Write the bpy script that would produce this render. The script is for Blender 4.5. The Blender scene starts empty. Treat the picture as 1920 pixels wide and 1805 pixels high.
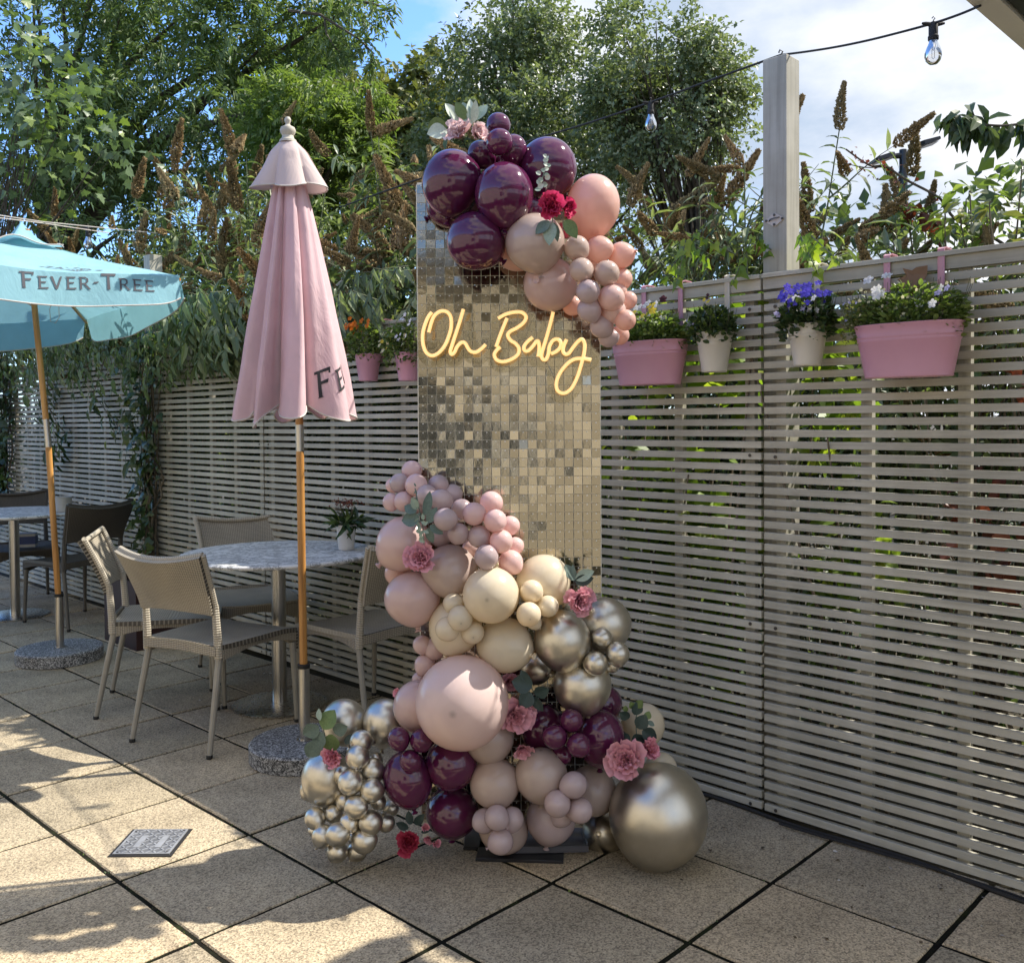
import bpy, math, random
import numpy as np
from mathutils import Matrix, Vector, Euler
PI = math.pi
sc = bpy.context.scene
COL = sc.collection

# ------------------------------------------------------------------ camera
W0, F0, CX, CY = 1920.0, 1786.7, 960.0, 824.9
CAMH = 1.40
PITCH, ROLL = math.radians(-1.1125), math.radians(-0.3807)
cam = bpy.data.cameras.new('camera')
cam.sensor_fit = 'HORIZONTAL'; cam.sensor_width = 36.0; cam.lens = 36.0 * F0 / W0
cam.shift_y = (CY - 902.5) / W0
cam.clip_start = 0.05; cam.clip_end = 2000
camo = bpy.data.objects.new('camera', cam); COL.objects.link(camo)
RM = Matrix.Rotation(PI / 2 + PITCH, 3, 'X') @ Matrix.Rotation(ROLL, 3, 'Z')
camo.matrix_world = Matrix.Translation((0, 0, CAMH)) @ RM.to_4x4()
sc.camera = camo

# ------------------------------------------------------------------ light
SUNV = Vector((0.615, 0.155, 0.770)).normalized()
sun = bpy.data.lights.new('sun', 'SUN'); sun.energy = 3.0; sun.angle = math.radians(0.55)
sun.color = (1.0, 0.94, 0.84)
suno = bpy.data.objects.new('sun', sun); COL.objects.link(suno)
suno.rotation_euler = SUNV.to_track_quat('Z', 'Y').to_euler(); suno.location = (6, 2, 9)
world = bpy.data.worlds.new('World'); sc.world = world; world.use_nodes = True
nt = world.node_tree; nt.nodes.clear()
def wn(t, **kw):
    n = nt.nodes.new(t)
    for k, v in kw.items(): setattr(n, k, v)
    return n
sky = wn('ShaderNodeTexSky', sky_type='NISHITA', sun_disc=False)
sky.sun_elevation = math.asin(SUNV.z); sky.sun_rotation = math.atan2(SUNV.x, SUNV.y)
sky.air_density = 1.0; sky.dust_density = 0.6; sky.ozone_density = 1.2
tc = wn('ShaderNodeTexCoord')
mp = wn('ShaderNodeMapping'); mp.inputs['Scale'].default_value = (1.0, 1.0, 1.9); mp.inputs['Location'].default_value = (3.1, 0.4, 0.2)
n1 = wn('ShaderNodeTexNoise'); n1.inputs['Scale'].default_value = 1.55; n1.inputs['Detail'].default_value = 9; n1.inputs['Roughness'].default_value = 0.55
n1.inputs['Distortion'].default_value = 0.25
r1 = wn('ShaderNodeValToRGB'); r1.color_ramp.elements[0].position = 0.43; r1.color_ramp.elements[1].position = 0.52
n2 = wn('ShaderNodeTexNoise'); n2.inputs['Scale'].default_value = 3.2; n2.inputs['Detail'].default_value = 7; n2.inputs['Roughness'].default_value = 0.55
r2 = wn('ShaderNodeValToRGB'); r2.color_ramp.elements[0].position = 0.41; r2.color_ramp.elements[0].color = (1.45, 1.75, 2.2, 1)
r2.color_ramp.elements[1].position = 0.60; r2.color_ramp.elements[1].color = (2.75, 2.8, 2.95, 1)
skb = wn('ShaderNodeMix', data_type='RGBA', blend_type='MULTIPLY'); skb.inputs[0].default_value = 1.0
skb.inputs[7].default_value = (0.52, 0.68, 0.92, 1)
mx = wn('ShaderNodeMix', data_type='RGBA')
bg = wn('ShaderNodeBackground'); bg.inputs['Strength'].default_value = 0.15
wo = wn('ShaderNodeOutputWorld')
L = nt.links.new
L(tc.outputs['Generated'], mp.inputs['Vector']); L(mp.outputs[0], n1.inputs['Vector']); L(mp.outputs[0], n2.inputs['Vector'])
sxw = wn('ShaderNodeSeparateXYZ'); L(tc.outputs['Generated'], sxw.inputs[0])
mad = wn('ShaderNodeMath', operation='MULTIPLY_ADD'); mad.inputs[1].default_value = 0.34; L(sxw.outputs[0], mad.inputs[0]); L(n1.outputs[0], mad.inputs[2])
L(mad.outputs[0], r1.inputs[0]); L(n2.outputs[0], r2.inputs[0])
L(sky.outputs[0], skb.inputs[6]); L(skb.outputs[2], mx.inputs[6]); L(r2.outputs[0], mx.inputs[7]); L(r1.outputs[0], mx.inputs[0])
L(mx.outputs[2], bg.inputs['Color']); L(bg.outputs[0], wo.inputs['Surface'])
sc.view_settings.view_transform = 'Standard'; sc.view_settings.look = 'None'
sc.view_settings.exposure = 1.45; sc.view_settings.gamma = 1.0; sc.view_settings.use_curve_mapping = False
sc.cycles.max_bounces = 8; sc.cycles.diffuse_bounces = 3; sc.cycles.glossy_bounces = 4
sc.cycles.transmission_bounces = 6; sc.cycles.transparent_max_bounces = 12
sc.cycles.caustics_reflective = False; sc.cycles.caustics_refractive = False

# ------------------------------------------------------------------ helpers
def at(px, py, Y):
    """world point seen at a photo pixel at distance Y in front of the viewer"""
    d = RM @ Vector(((px - CX) / F0, -(py - CY) / F0, -1.0))
    t = Y / d.y
    return Vector((d.x * t, Y, CAMH + d.z * t))
def gnd(px, py, z=0.0):
    d = RM @ Vector(((px - CX) / F0, -(py - CY) / F0, -1.0))
    t = (z - CAMH) / d.z
    return Vector((d.x * t, d.y * t, z))
FA = math.radians(-44.4)
FP = Vector((0.887, 3.375, 0)); FD = Vector((math.cos(FA), math.sin(FA), 0)); FN = Vector((math.sin(FA), -math.cos(FA), 0))
def fen(s, d=0.0, z=0.0):
    """point in the fence's own frame: s along it, d in front of it (negative: behind)"""
    return FP + FD * s + FN * d + Vector((0, 0, z))
FROT = FA          # fence x axis -> FD ; local y axis points behind the fence (-FN)

def tag(o, label=None, cat=None, group=None, kind=None):
    if label: o['label'] = label
    if cat: o['category'] = cat
    if group: o['group'] = group
    if kind: o['kind'] = kind
    return o
def empty(name, loc=(0, 0, 0), rz=0.0):
    o = bpy.data.objects.new(name, None); COL.objects.link(o)
    o.location = loc; o.rotation_euler = (0, 0, rz); o.empty_display_size = 0.1
    return o
def link(name, me, parent=None, mat=None, loc=None, rot=None, scale=None):
    o = bpy.data.objects.new(name, me); COL.objects.link(o)
    if parent: o.parent = parent
    if mat is not None:
        if len(me.materials) == 0: me.materials.append(mat)
        elif me.materials[0] != mat:
            o.material_slots[0].link = 'OBJECT'; o.material_slots[0].material = mat
    if loc is not None: o.location = loc
    if rot is not None: o.rotation_euler = rot
    if scale is not None: o.scale = scale if hasattr(scale, '__len__') else (scale,) * 3
    return o
def mesh_np(name, V, F, smooth=False, attr=None, uv=None):
    """V (n,3), F (m,k) arrays -> mesh"""
    V = np.asarray(V, np.float32); F = np.asarray(F, np.int32)
    me = bpy.data.meshes.new(name)
    m, k = F.shape
    me.vertices.add(len(V)); me.vertices.foreach_set('co', V.ravel())
    me.loops.add(m * k); me.loops.foreach_set('vertex_index', F.ravel())
    me.polygons.add(m); me.polygons.foreach_set('loop_start', np.arange(0, m * k, k, dtype=np.int32))
    me.polygons.foreach_set('use_smooth', np.full(m, bool(smooth)))
    if attr is not None:
        a = me.attributes.new('var', 'FLOAT', 'POINT'); a.data.foreach_set('value', np.asarray(attr, np.float32))
    if uv is not None:
        u = me.uv_layers.new(name='UVMap'); u.data.foreach_set('uv', np.asarray(uv, np.float32)[F.ravel()].ravel())
    me.update(calc_edges=True)
    return me
class MB:
    def __init__(s): s.v = []; s.f = []; s.uv = []
    def add(s, V, F, uv=None):
        b = len(s.v); s.v += [tuple(p) for p in V]; s.f += [tuple(b + i for i in f) for f in F]
        s.uv += (uv if uv is not None else [(0, 0)] * len(V)); return s
    def box(s, c, h, rot=None, bev=0.0):
        cx, cy, cz = c; hx, hy, hz = h
        if bev <= 0:
            V = [Vector((x * hx, y * hy, z * hz)) for z in (-1, 1) for y in (-1, 1) for x in (-1, 1)]
            F = [(0, 2, 3, 1), (4, 5, 7, 6), (0, 1, 5, 4), (2, 6, 7, 3), (0, 4, 6, 2), (1, 3, 7, 5)]
        else:
            b = bev
            V = [Vector((x * hx, y * hy, -hz)) for (x, y) in ((-1, -1), (1, -1), (1, 1), (-1, 1))]
            V += [Vector((x * hx, y * hy, hz - b)) for (x, y) in ((-1, -1), (1, -1), (1, 1), (-1, 1))]
            V += [Vector((x * (hx - b), y * (hy - b), hz)) for (x, y) in ((-1, -1), (1, -1), (1, 1), (-1, 1))]
            F = [(3, 2, 1, 0), (8, 9, 10, 11)] + [(i, (i + 1) % 4, 4 + (i + 1) % 4, 4 + i) for i in range(4)] + [(4 + i, 4 + (i + 1) % 4, 8 + (i + 1) % 4, 8 + i) for i in range(4)]
        if rot is not None: V = [rot @ v for v in V]
        return s.add([(v.x + cx, v.y + cy, v.z + cz) for v in V], F)
    def tube(s, pts, rad, n=8, cap=True):
        pts = [Vector(p) for p in pts]; m = len(pts)
        rads = rad if hasattr(rad, '__len__') else [rad] * m
        V = []; F = []; uv = []; up = None; acc = 0
        for i, p in enumerate(pts):
            t = (pts[min(i + 1, m - 1)] - pts[max(i - 1, 0)])
            if t.length < 1e-9: t = Vector((0, 0, 1))
            t.normalize()
            if up is None:
                up = Vector((0, 0, 1)) if abs(t.z) < 0.9 else Vector((1, 0, 0))
            a = up - t * up.dot(t)
            if a.length < 1e-6: a = t.orthogonal()
            a.normalize(); up = a; b = t.cross(a)
            if i: acc += (p - pts[i - 1]).length
            for k in range(n):
                w = 2 * PI * k / n
                V.append(p + (a * math.cos(w) + b * math.sin(w)) * rads[i]); uv.append((rads[i] * w, acc))
        for i in range(m - 1):
            for k in range(n):
                k2 = (k + 1) % n
                F.append((i * n + k, i * n + k2, (i + 1) * n + k2, (i + 1) * n + k))
        if cap: F.append(tuple(range(n - 1, -1, -1))); F.append(tuple((m - 1) * n + k for k in range(n)))
        return s.add([tuple(v) for v in V], F, uv)
    def lathe(s, prof, n=32, c=(0, 0, 0), sx=1.0, sy=1.0, cap=True):
        V = []; F = []; uv = []
        for i, (r, z) in enumerate(prof):
            for k in range(n):
                w = 2 * PI * k / n
                V.append((c[0] + r * sx * math.cos(w), c[1] + r * sy * math.sin(w), c[2] + z)); uv.append((w * max(r, .01), z))
        for i in range(len(prof) - 1):
            for k in range(n):
                k2 = (k + 1) % n
                F.append((i * n + k, i * n + k2, (i + 1) * n + k2, (i + 1) * n + k))
        if cap: F.append(tuple(range(n - 1, -1, -1))); F.append(tuple((len(prof) - 1) * n + k for k in range(n)))
        return s.add(V, F, uv)
    def grid(s, fn, nu, nv, thick=None, uvs=(1, 1)):
        P = [[Vector(fn(i / nu, j / nv)) for j in range(nv + 1)] for i in range(nu + 1)]
        uv = [(i / nu * uvs[0], j / nv * uvs[1]) for i in range(nu + 1) for j in range(nv + 1)]
        idx = lambda i, j: i * (nv + 1) + j
        V = [P[i][j] for i in range(nu + 1) for j in range(nv + 1)]
        F = [(idx(i, j), idx(i + 1, j), idx(i + 1, j + 1), idx(i, j + 1)) for i in range(nu) for j in range(nv)]
        if thick:
            N = []
            for i in range(nu + 1):
                for j in range(nv + 1):
                    du = P[min(i + 1, nu)][j] - P[max(i - 1, 0)][j]; dv = P[i][min(j + 1, nv)] - P[i][max(j - 1, 0)]
                    q = du.cross(dv); N.append(q.normalized() if q.length > 1e-9 else Vector((0, 0, 1)))
            b = len(V)
            V2 = [V[k] - N[k] * thick for k in range(b)]
            V = V + V2; uv = uv + uv
            F += [tuple(b + q for q in reversed(f)) for f in F[:nu * nv]]
            ring = [idx(i, 0) for i in range(nu + 1)] + [idx(nu, j) for j in range(1, nv + 1)] + [idx(i, nv) for i in range(nu - 1, -1, -1)] + [idx(0, j) for j in range(nv - 1, 0, -1)]
            m = len(ring)
            for q in range(m):
                a, c = ring[q], ring[(q + 1) % m]
                F.append((a, b + a, b + c, c))
        return s.add([tuple(v) for v in V], F, uv)
    def mesh(s, name, smooth=True, auto=35):
        me = bpy.data.meshes.new(name); me.from_pydata(s.v, [], s.f)
        u = me.uv_layers.new(name='UVMap'); arr = np.asarray(s.uv, np.float32)
        li = np.empty(len(me.loops), np.int32); me.loops.foreach_get('vertex_index', li)
        u.data.foreach_set('uv', arr[li].ravel())
        if smooth:
            me.shade_smooth()
            if auto: me.set_sharp_from_angle(angle=math.radians(auto))
        me.update(); return me
    def obj(s, name, mat, parent=None, smooth=True, auto=35, **kw):
        return link(name, s.mesh(name, smooth, auto), parent, mat, **kw)

# ------------------------------------------------------------------ materials
MATS = {}
class NB:
    """tiny node builder"""
    def __init__(s, name):
        s.m = bpy.data.materials.new(name); s.m.use_nodes = True; s.t = s.m.node_tree
        s.p = s.t.nodes['Principled BSDF']; s.out = s.t.nodes['Material Output']; MATS[name] = s.m
    def n(s, t, ins=None, **kw):
        q = s.t.nodes.new(t)
        for k, v in kw.items(): setattr(q, k, v)
        for k, v in (ins or {}).items():
            if hasattr(v, 'is_output') or isinstance(v, bpy.types.NodeSocket): s.t.links.new(v, q.inputs[k])
            else: q.inputs[k].default_value = v
        return q
    def L(s, a, b): s.t.links.new(a, b)
    def math(s, op, a, b=None, c=None):
        ins = {0: a}
        if b is not None: ins[1] = b
        if c is not None: ins[2] = c
        return s.n('ShaderNodeMath', ins, operation=op).outputs[0]
    def coord(s, kind='Object', scale=None, loc=None, rot=None):
        o = s.n('ShaderNodeTexCoord').outputs[kind]
        if scale is not None or loc is not None:
            o = s.n('ShaderNodeMapping', {'Vector': o, 'Scale': scale or (1, 1, 1), 'Location': loc or (0, 0, 0), 'Rotation': rot or (0, 0, 0)}).outputs[0]
        return o
    def noise(s, vec, scale, detail=4, rough=0.55, dist=0.0):
        return s.n('ShaderNodeTexNoise', {'Vector': vec, 'Scale': scale, 'Detail': detail, 'Roughness': rough, 'Distortion': dist}).outputs[0]
    def ramp(s, fac, stops):
        r = s.n('ShaderNodeValToRGB', {0: fac}); e = r.color_ramp.elements
        while len(e) < len(stops): e.new(0.5)
        for q, (p, c) in zip(e, stops): q.position = p; q.color = (*c, 1) if len(c) == 3 else c
        return r.outputs[0]
    def mix(s, fac, a, b, mode='MIX'):
        f = lambda v: (*v, 1) if isinstance(v, tuple) and len(v) == 3 else v
        return s.n('ShaderNodeMix', {0: fac, 6: f(a), 7: f(b)}, data_type='RGBA', blend_type=mode).outputs[2]
    def rnd(s): return s.n('ShaderNodeObjectInfo').outputs['Random']
    def bump(s, h, strength=0.3, dist=0.002):
        b = s.n('ShaderNodeBump', {'Height': h, 'Strength': strength, 'Distance': dist}); s.L(b.outputs[0], s.p.inputs['Normal']); return b
    def set(s, **kw):
        names = dict(col='Base Color', rough='Roughness', metal='Metallic', spec='Specular IOR Level', coat='Coat Weight', trans='Transmission Weight', emc='Emission Color', ems='Emission Strength', ior='IOR', coatr='Coat Roughness')
        for k, v in kw.items():
            i = s.p.inputs[names[k]]
            if isinstance(v, bpy.types.NodeSocket): s.L(v, i)
            else: i.default_value = (*v, 1) if isinstance(v, tuple) and len(v) == 3 else v
        return s
def simple(name, col, rough=0.6, metal=0.0, var=0.15, nscale=12.0, spec=0.5, bump=0.0):
    b = NB(name); v = b.coord('Object')
    nz = b.noise(v, nscale, 5)
    lo = tuple(c * (1 - var) for c in col); hi = tuple(min(1, c * (1 + var)) for c in col)
    b.set(col=b.ramp(nz, [(0.3, lo), (0.7, hi)]), rough=rough, metal=metal, spec=spec)
    if bump: b.bump(b.noise(v, nscale * 6, 4), bump)
    return b.m

def m_slab():
    b = NB('exposed_aggregate'); v = b.coord('Object')
    big = b.noise(v, 3.0, 4); fine = b.noise(v, 150, 4, 0.75)
    vor = b.n('ShaderNodeTexVoronoi', {'Vector': v, 'Scale': 210.0}, feature='F1')
    sp = b.mix(0.6, b.ramp(fine, [(0.34, (0.18, 0.148, 0.105)), (0.5, (0.42, 0.352, 0.245)), (0.66, (0.69, 0.585, 0.415))]),
               b.ramp(b.n('ShaderNodeSeparateColor', {0: vor.outputs['Color']}).outputs[0], [(0.08, (0.14, 0.115, 0.083)), (0.4, (0.42, 0.348, 0.24)), (0.92, (0.69, 0.58, 0.405))]))
    st = b.ramp(big, [(0.28, (0.62, 0.62, 0.60)), (0.5, (0.93, 0.93, 0.93)), (0.72, (1.06, 1.05, 1.02))])
    c = b.mix(1.0, sp, st, 'MULTIPLY')
    tint = b.ramp(b.rnd(), [(0.0, (0.78, 0.78, 0.77)), (0.5, (0.95, 0.94, 0.93)), (1.0, (1.10, 1.05, 0.99))])
    c = b.mix(1.0, c, tint, 'MULTIPLY')
    gn = b.noise(b.coord('Object', loc=(4, 2, 0), scale=(1, 1, 1)), 1.6, 5, 0.6)
    c = b.mix(b.math('MULTIPLY', b.ramp(gn, [(0.62, (0, 0, 0)), (0.8, (1, 1, 1))]), 0.35), c, (0.13, 0.14, 0.07))
    b.set(col=c, rough=0.9, spec=0.25); b.bump(b.math('ADD', fine, vor.outputs['Distance']), 0.55, 0.0022)
    return b.m
m_slab()
def m_joint():
    b = NB('mossy_joint'); v = b.coord('Object')
    n = b.noise(v, 9, 6, 0.65)
    b.set(col=b.ramp(n, [(0.4, (0.008, 0.007, 0.006)), (0.58, (0.016, 0.017, 0.009)), (0.72, (0.03, 0.042, 0.012))]), rough=0.95, spec=0.1)
    b.bump(b.noise(v, 160, 4), 0.8, 0.004); return b.m
m_joint()
def m_painted(name, base, grain=(1.5, 40, 40)):
    b = NB(name); v = b.coord('Object', scale=grain)
    oi = b.n('ShaderNodeObjectInfo'); 
    v2 = b.n('ShaderNodeVectorMath', {0: v, 1: oi.outputs['Location']}, operation='ADD').outputs[0]
    g = b.noise(v2, 1.0, 6, 0.65); d = b.noise(b.coord('Object'), 5.0, 5, 0.6)
    lo = tuple(c * 0.72 for c in base); hi = tuple(c * 1.14 for c in base)
    c = b.ramp(g, [(0.3, lo), (0.5, base), (0.72, hi)])
    c = b.mix(1.0, c, b.ramp(d, [(0.25, (0.74, 0.73, 0.69)), (0.6, (1, 1, 1))]), 'MULTIPLY')
    c = b.mix(1.0, c, b.ramp(b.rnd(), [(0, (0.84, 0.84, 0.83)), (1, (1.07, 1.06, 1.04))]), 'MULTIPLY')
    b.set(col=c, rough=0.62, spec=0.35); b.bump(g, 0.35, 0.001); return b.m
m_painted('fence_paint', (0.50, 0.48, 0.405))
m_painted('fence_paint_upright', (0.40, 0.385, 0.325), (40, 40, 1.5))
m_painted('post_paint', (0.44, 0.42, 0.365), (45, 45, 1.6))

# ------------------------------------------------------------------ ground and patio
g = mesh_np('ground', [(-400, -60, -0.03), (400, -60, -0.03), (400, 900, -0.03), (-400, 900, -0.03)], [(0, 1, 2, 3)])
bsoil = NB('soil_ground'); v = bsoil.coord('Object'); bsoil.set(col=bsoil.ramp(bsoil.noise(v, 0.8, 8, 0.6), [(0.3, (0.03, 0.024, 0.016)), (0.6, (0.06, 0.05, 0.03)), (0.8, (0.06, 0.075, 0.03))]), rough=1.0)
tag(link('ground', g, None, bsoil.m), kind='structure')
GA = math.radians(46.24)
U = Vector((math.cos(GA), math.sin(GA), 0)); Vv = Vector((-math.sin(GA), math.cos(GA), 0))
SU, SV = 0.45, 0.4887
G0 = Vector((-3.39353 * 0.45, 5.71918 * 0.45, 0))
patio = empty('patio', (0, 0, 0)); tag(patio, kind='structure')
rng = random.Random(4)
bed = MB()
A = fen(-9.5, -0.02); B = fen(3.2, -0.02)
quad = [fen(-11, 0.03), fen(4.5, 0.03), fen(4.5, 6.5), fen(-11, 6.5)]
bed.add([(p.x, p.y, -0.0055) for p in quad], [(3, 2, 1, 0)])
bed.obj('joint_bed', MATS['mossy_joint'], patio, smooth=False)
slabm = []
for q in range(3):
    rr = random.Random(70 + q); b_ = MB()
    hx, hy = SU / 2 - 0.0066, SV / 2 - 0.0072
    # slab with slightly chipped irregular rim
    n = 10; rim = []
    for e in range(4):
        for k in range(n):
            t = -1 + 2 * k / n
            x, y = [(t, -1), (1, t), (-t, 1), (-1, -t)][e]
            rim.append((x * hx, y * hy))
    R0 = [(x * (1 + rr.uniform(-.009, .001)), y * (1 + rr.uniform(-.009, .001))) for x, y in rim]
    m = len(rim); V = [(x, y, -0.03) for x, y in R0] + [(x, y, -0.004) for x, y in R0] + [(x * .985, y * .985, 0.0) for x, y in R0]
    F = [(i, (i + 1) % m, m + (i + 1) % m, m + i) for i in range(m)] + [(m + i, m + (i + 1) % m, 2 * m + (i + 1) % m, 2 * m + i) for i in range(m)] + [tuple(2 * m + i for i in range(m))]
    b_.add(V, F); slabm.append(b_.mesh('paving_slab', smooth=False))
for a in range(-9, 12):
    for c in range(-9, 14):
        p = G0 + U * ((a + 0.5) * SU) + Vv * ((c + 0.5) * SV)
        dist = (p - FP).dot(FN); s = (p - FP).dot(FD)
        if dist < 0.16 or s > 3.6: continue
        if p.y < 0.6 or abs(p.x) > 0.60 * p.y + 1.1: continue
        o = link('paving_slab', slabm[rng.randrange(3)], patio, MATS['exposed_aggregate'], loc=(p.x, p.y, rng.uniform(-.0015, .0015)),
                 rot=(rng.uniform(-.0025, .0025), rng.uniform(-.0025, .0025), GA))
# cut slabs along the fence foot
b_ = MB(); 
amax = int(math.floor(((FP - G0).dot(U)) / SU))
for c in range(-9, 14):
    # strip between the last whole slab and the fence
    p = G0 + Vv * ((c + 0.5) * SV)
    ks = [a for a in range(-9, 14) if ((p + U * ((a + 0.5) * SU)) - FP).dot(FN) >= 0.16]
    if not ks: continue
    a1 = max(ks) + 1
    e0 = p + U * (a1 * SU); w = (e0 - FP).dot(FN) - 0.028
    q = e0 + U * (w / 2)
    s = (q - FP).dot(FD)
    if w < 0.03 or s > 2.4 or s < -9: continue
    m_ = MB().box((0, 0, -0.015), (w / 2 - .006, SV / 2 - .0062, .015), bev=0.003)
    m_.obj('paving_slab', MATS['exposed_aggregate'], patio, smooth=False, loc=(q.x, q.y, 0), rot=(0, 0, GA))

# ------------------------------------------------------------------ fence
PW, PITCHZ, NS = 1.66, 0.0403, 46
slat_me = MB().box((0, 0, 0), (PW / 2 - 0.006, 0.0095, 0.0122), bev=0.0015).mesh('slat', smooth=False)
slat_half = MB().box((0, 0, 0), (PW / 2 - 0.006, 0.0095, 0.0122), bev=0.0015).mesh('slat', smooth=False)
batt_me = MB().box((0, 0, 0), (0.0185, 0.0125, 0.945)).mesh('batten', smooth=False)
rail_me = MB().box((0, 0, 0), (PW / 2 - 0.005, 0.021, 0.020), bev=0.002).mesh('top_rail', smooth=False)
cap_me = MB().box((0, 0, 0), (PW / 2 - 0.005, 0.030, 0.0075), bev=0.002).mesh('rail_cap', smooth=False)
screw_me = MB().lathe([(0.0, -.002), (0.0062, -.002), (0.0062, .0012), (0.0025, .0016), (0.0022, .0004), (0.0, .0004)], 10).mesh('screw')
MATS['screw'] = simple('screw_steel', (0.10, 0.09, 0.08), 0.5, 0.6)
plabels = {
    1: 'slatted fence panel at the right edge behind the long pink trough and the blue flowers',
    0: 'slatted fence panel between the balloons and the tall post, behind the shorter pink trough',
    -1: 'slatted fence panel behind the tinsel sequin backdrop and the two small pink pots',
    -2: 'slatted fence panel behind the closed pink parasol, climbing vine column at its left end',
    -3: 'shaded slatted fence panel directly behind the dark chair and pole of the blue parasol',
    -4: 'farthest slatted fence panel, cut by the left edge behind the left marble table'}
plabels[-1] = 'slatted fence panel behind the sequin backdrop and the two small pink pots'
rng = random.Random(11)
for k in (1, 0, -1, -2, -3, -4):
    sc0 = (k - 0.5) * PW          # centre
    pn = empty('slatted_fence', fen(sc0, 0, 0), FROT)
    tag(pn, plabels[k], 'fence', 'grey slatted fence panels')
    for i in range(NS):
        z = 0.022 + i * PITCHZ
        link('slat', slat_me, pn, MATS['fence_paint'], loc=(0, 0.0105 + rng.uniform(-.0010, .0010), z + rng.uniform(-.0008, .0008)),
             rot=(rng.uniform(-.012, .012), rng.uniform(-.0006, .0006), rng.uniform(-.0008, .0008)))
    link('top_rail', rail_me, pn, MATS['fence_paint'], loc=(0, 0.018, 1.8785))
    link('rail_cap', cap_me, pn, MATS['fence_paint'], loc=(0, 0.016, 1.9062))
    for j in range(6):
        x = -PW / 2 + 0.062 + j * (PW - 0.124) / 5
        link('batten', batt_me, pn, MATS['fence_paint_upright'], loc=(x, 0.0340, 0.955))
    for zz in (0.03, 0.65, 1.26, 1.80):
        iz = round((zz - 0.022) / PITCHZ); z = 0.022 + iz * PITCHZ
        for x in (-PW / 2 + 0.05, PW / 2 - 0.05):
            link('screw', screw_me, pn, MATS['screw'], loc=(x, -0.0005, z + rng.uniform(-.003, .003)), rot=(PI / 2, 0, 0))
# posts behind the joints
def post(s, h, name, label, w=0.047, cap=True, d=-0.108):
    o = MB().box((0, 0, h / 2), (w, w, h / 2), bev=0.003).obj(name, MATS['post_paint'], None, smooth=False, loc=fen(s, d, 0), rot=(0, 0, FROT))
    return o
tp = empty('tall_post', fen(0.013, -0.112, 0), FROT)
MB().box((0, 0, 2.69 / 2), (0.046, 0.046, 2.69 / 2), bev=0.003).obj('post_shaft', MATS['post_paint'], tp, smooth=False)
tag(tp, 'tall square grey wooden post standing above the fence with a diamond plate on it', 'post', 'posts behind the fence')
for s, h, lb in ((-PW, 1.86, 'short fence post hidden mostly behind the sequin backdrop'), (-3 * PW, 2.62, 'tall grey post tangled in leaves behind the blue parasol canopy'),
                 (-2 * PW, 1.86, 'short fence post at the joint behind the closed pink parasol'), (-4 * PW, 2.2, 'grey post at the far left end under the blue parasol'), (PW, 1.86, 'short fence post at the right edge joint')):
    o = post(s, h, 'fence_post', lb); tag(o, lb, 'post', 'posts behind the fence')

# ------------------------------------------------------------------ foliage
def m_leaf(name, stops, rough=0.45, transl=0.35, tcol=(1.15, 1.25, 0.55), spec=0.5):
    b = NB(name); a = b.n('ShaderNodeAttribute', attribute_name='var')
    c = b.ramp(a.outputs['Fac'], stops)
    b.set(col=c, rough=rough, spec=spec)
    tc_ = b.mix(1.0, c, tcol, 'MULTIPLY')
    tr = b.n('ShaderNodeBsdfTranslucent', {'Color': tc_})
    ms = b.n('ShaderNodeMixShader', {0: transl, 1: b.p.outputs[0], 2: tr.outputs[0]})
    b.L(ms.outputs[0], b.out.inputs['Surface']); return b.m
m_leaf('ash_leaf', [(0.0, (0.07, 0.12, 0.045)), (0.5, (0.15, 0.215, 0.085)), (1.0, (0.25, 0.31, 0.14))], transl=0.4)
m_leaf('bright_leaf', [(0.0, (0.09, 0.14, 0.04)), (0.6, (0.18, 0.25, 0.075)), (1.0, (0.27, 0.33, 0.11))], transl=0.45)
m_leaf('olive_leaf', [(0.0, (0.10, 0.12, 0.045)), (0.6, (0.19, 0.205, 0.08)), (1.0, (0.27, 0.26, 0.11))], transl=0.35)
m_leaf('birch_leaf', [(0.0, (0.085, 0.12, 0.06)), (0.5, (0.19, 0.235, 0.125)), (1.0, (0.32, 0.35, 0.23))], rough=0.4, transl=0.35)
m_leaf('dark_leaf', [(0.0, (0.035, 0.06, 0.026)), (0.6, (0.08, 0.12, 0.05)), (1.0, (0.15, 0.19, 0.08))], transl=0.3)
m_leaf('buddleia_leaf', [(0.0, (0.08, 0.12, 0.055)), (0.5, (0.165, 0.215, 0.105)), (0.85, (0.27, 0.31, 0.19)), (1.0, (0.31, 0.36, 0.15))], rough=0.42, transl=0.36)
m_leaf('ivy_leaf', [(0.0, (0.025, 0.05, 0.018)), (0.6, (0.05, 0.09, 0.03)), (0.9, (0.10, 0.145, 0.045)), (1.0, (0.18, 0.24, 0.05))], rough=0.35, transl=0.25)
m_leaf('maple_leaf', [(0.0, (0.09, 0.13, 0.085)), (0.5, (0.13, 0.19, 0.10)), (0.8, (0.22, 0.30, 0.07)), (0.95, (0.26, 0.33, 0.08)), (1.0, (0.38, 0.20, 0.06))], rough=0.38, transl=0.35)
m_leaf('lime_leaf', [(0.0, (0.12, 0.20, 0.03)), (0.6, (0.22, 0.33, 0.04)), (1.0, (0.36, 0.42, 0.06))], transl=0.5)
m_leaf('red_leaf', [(0.0, (0.10, 0.03, 0.02)), (1.0, (0.26, 0.08, 0.04))], transl=0.3, tcol=(1.2, 0.8, 0.6))
MATS['bark'] = simple('bark', (0.085, 0.068, 0.05), 0.9, 0, 0.4, 14, bump=0.6)
MATS['green_stem'] = simple('green_stem', (0.10, 0.115, 0.06), 0.7, 0, 0.3, 14)
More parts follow.
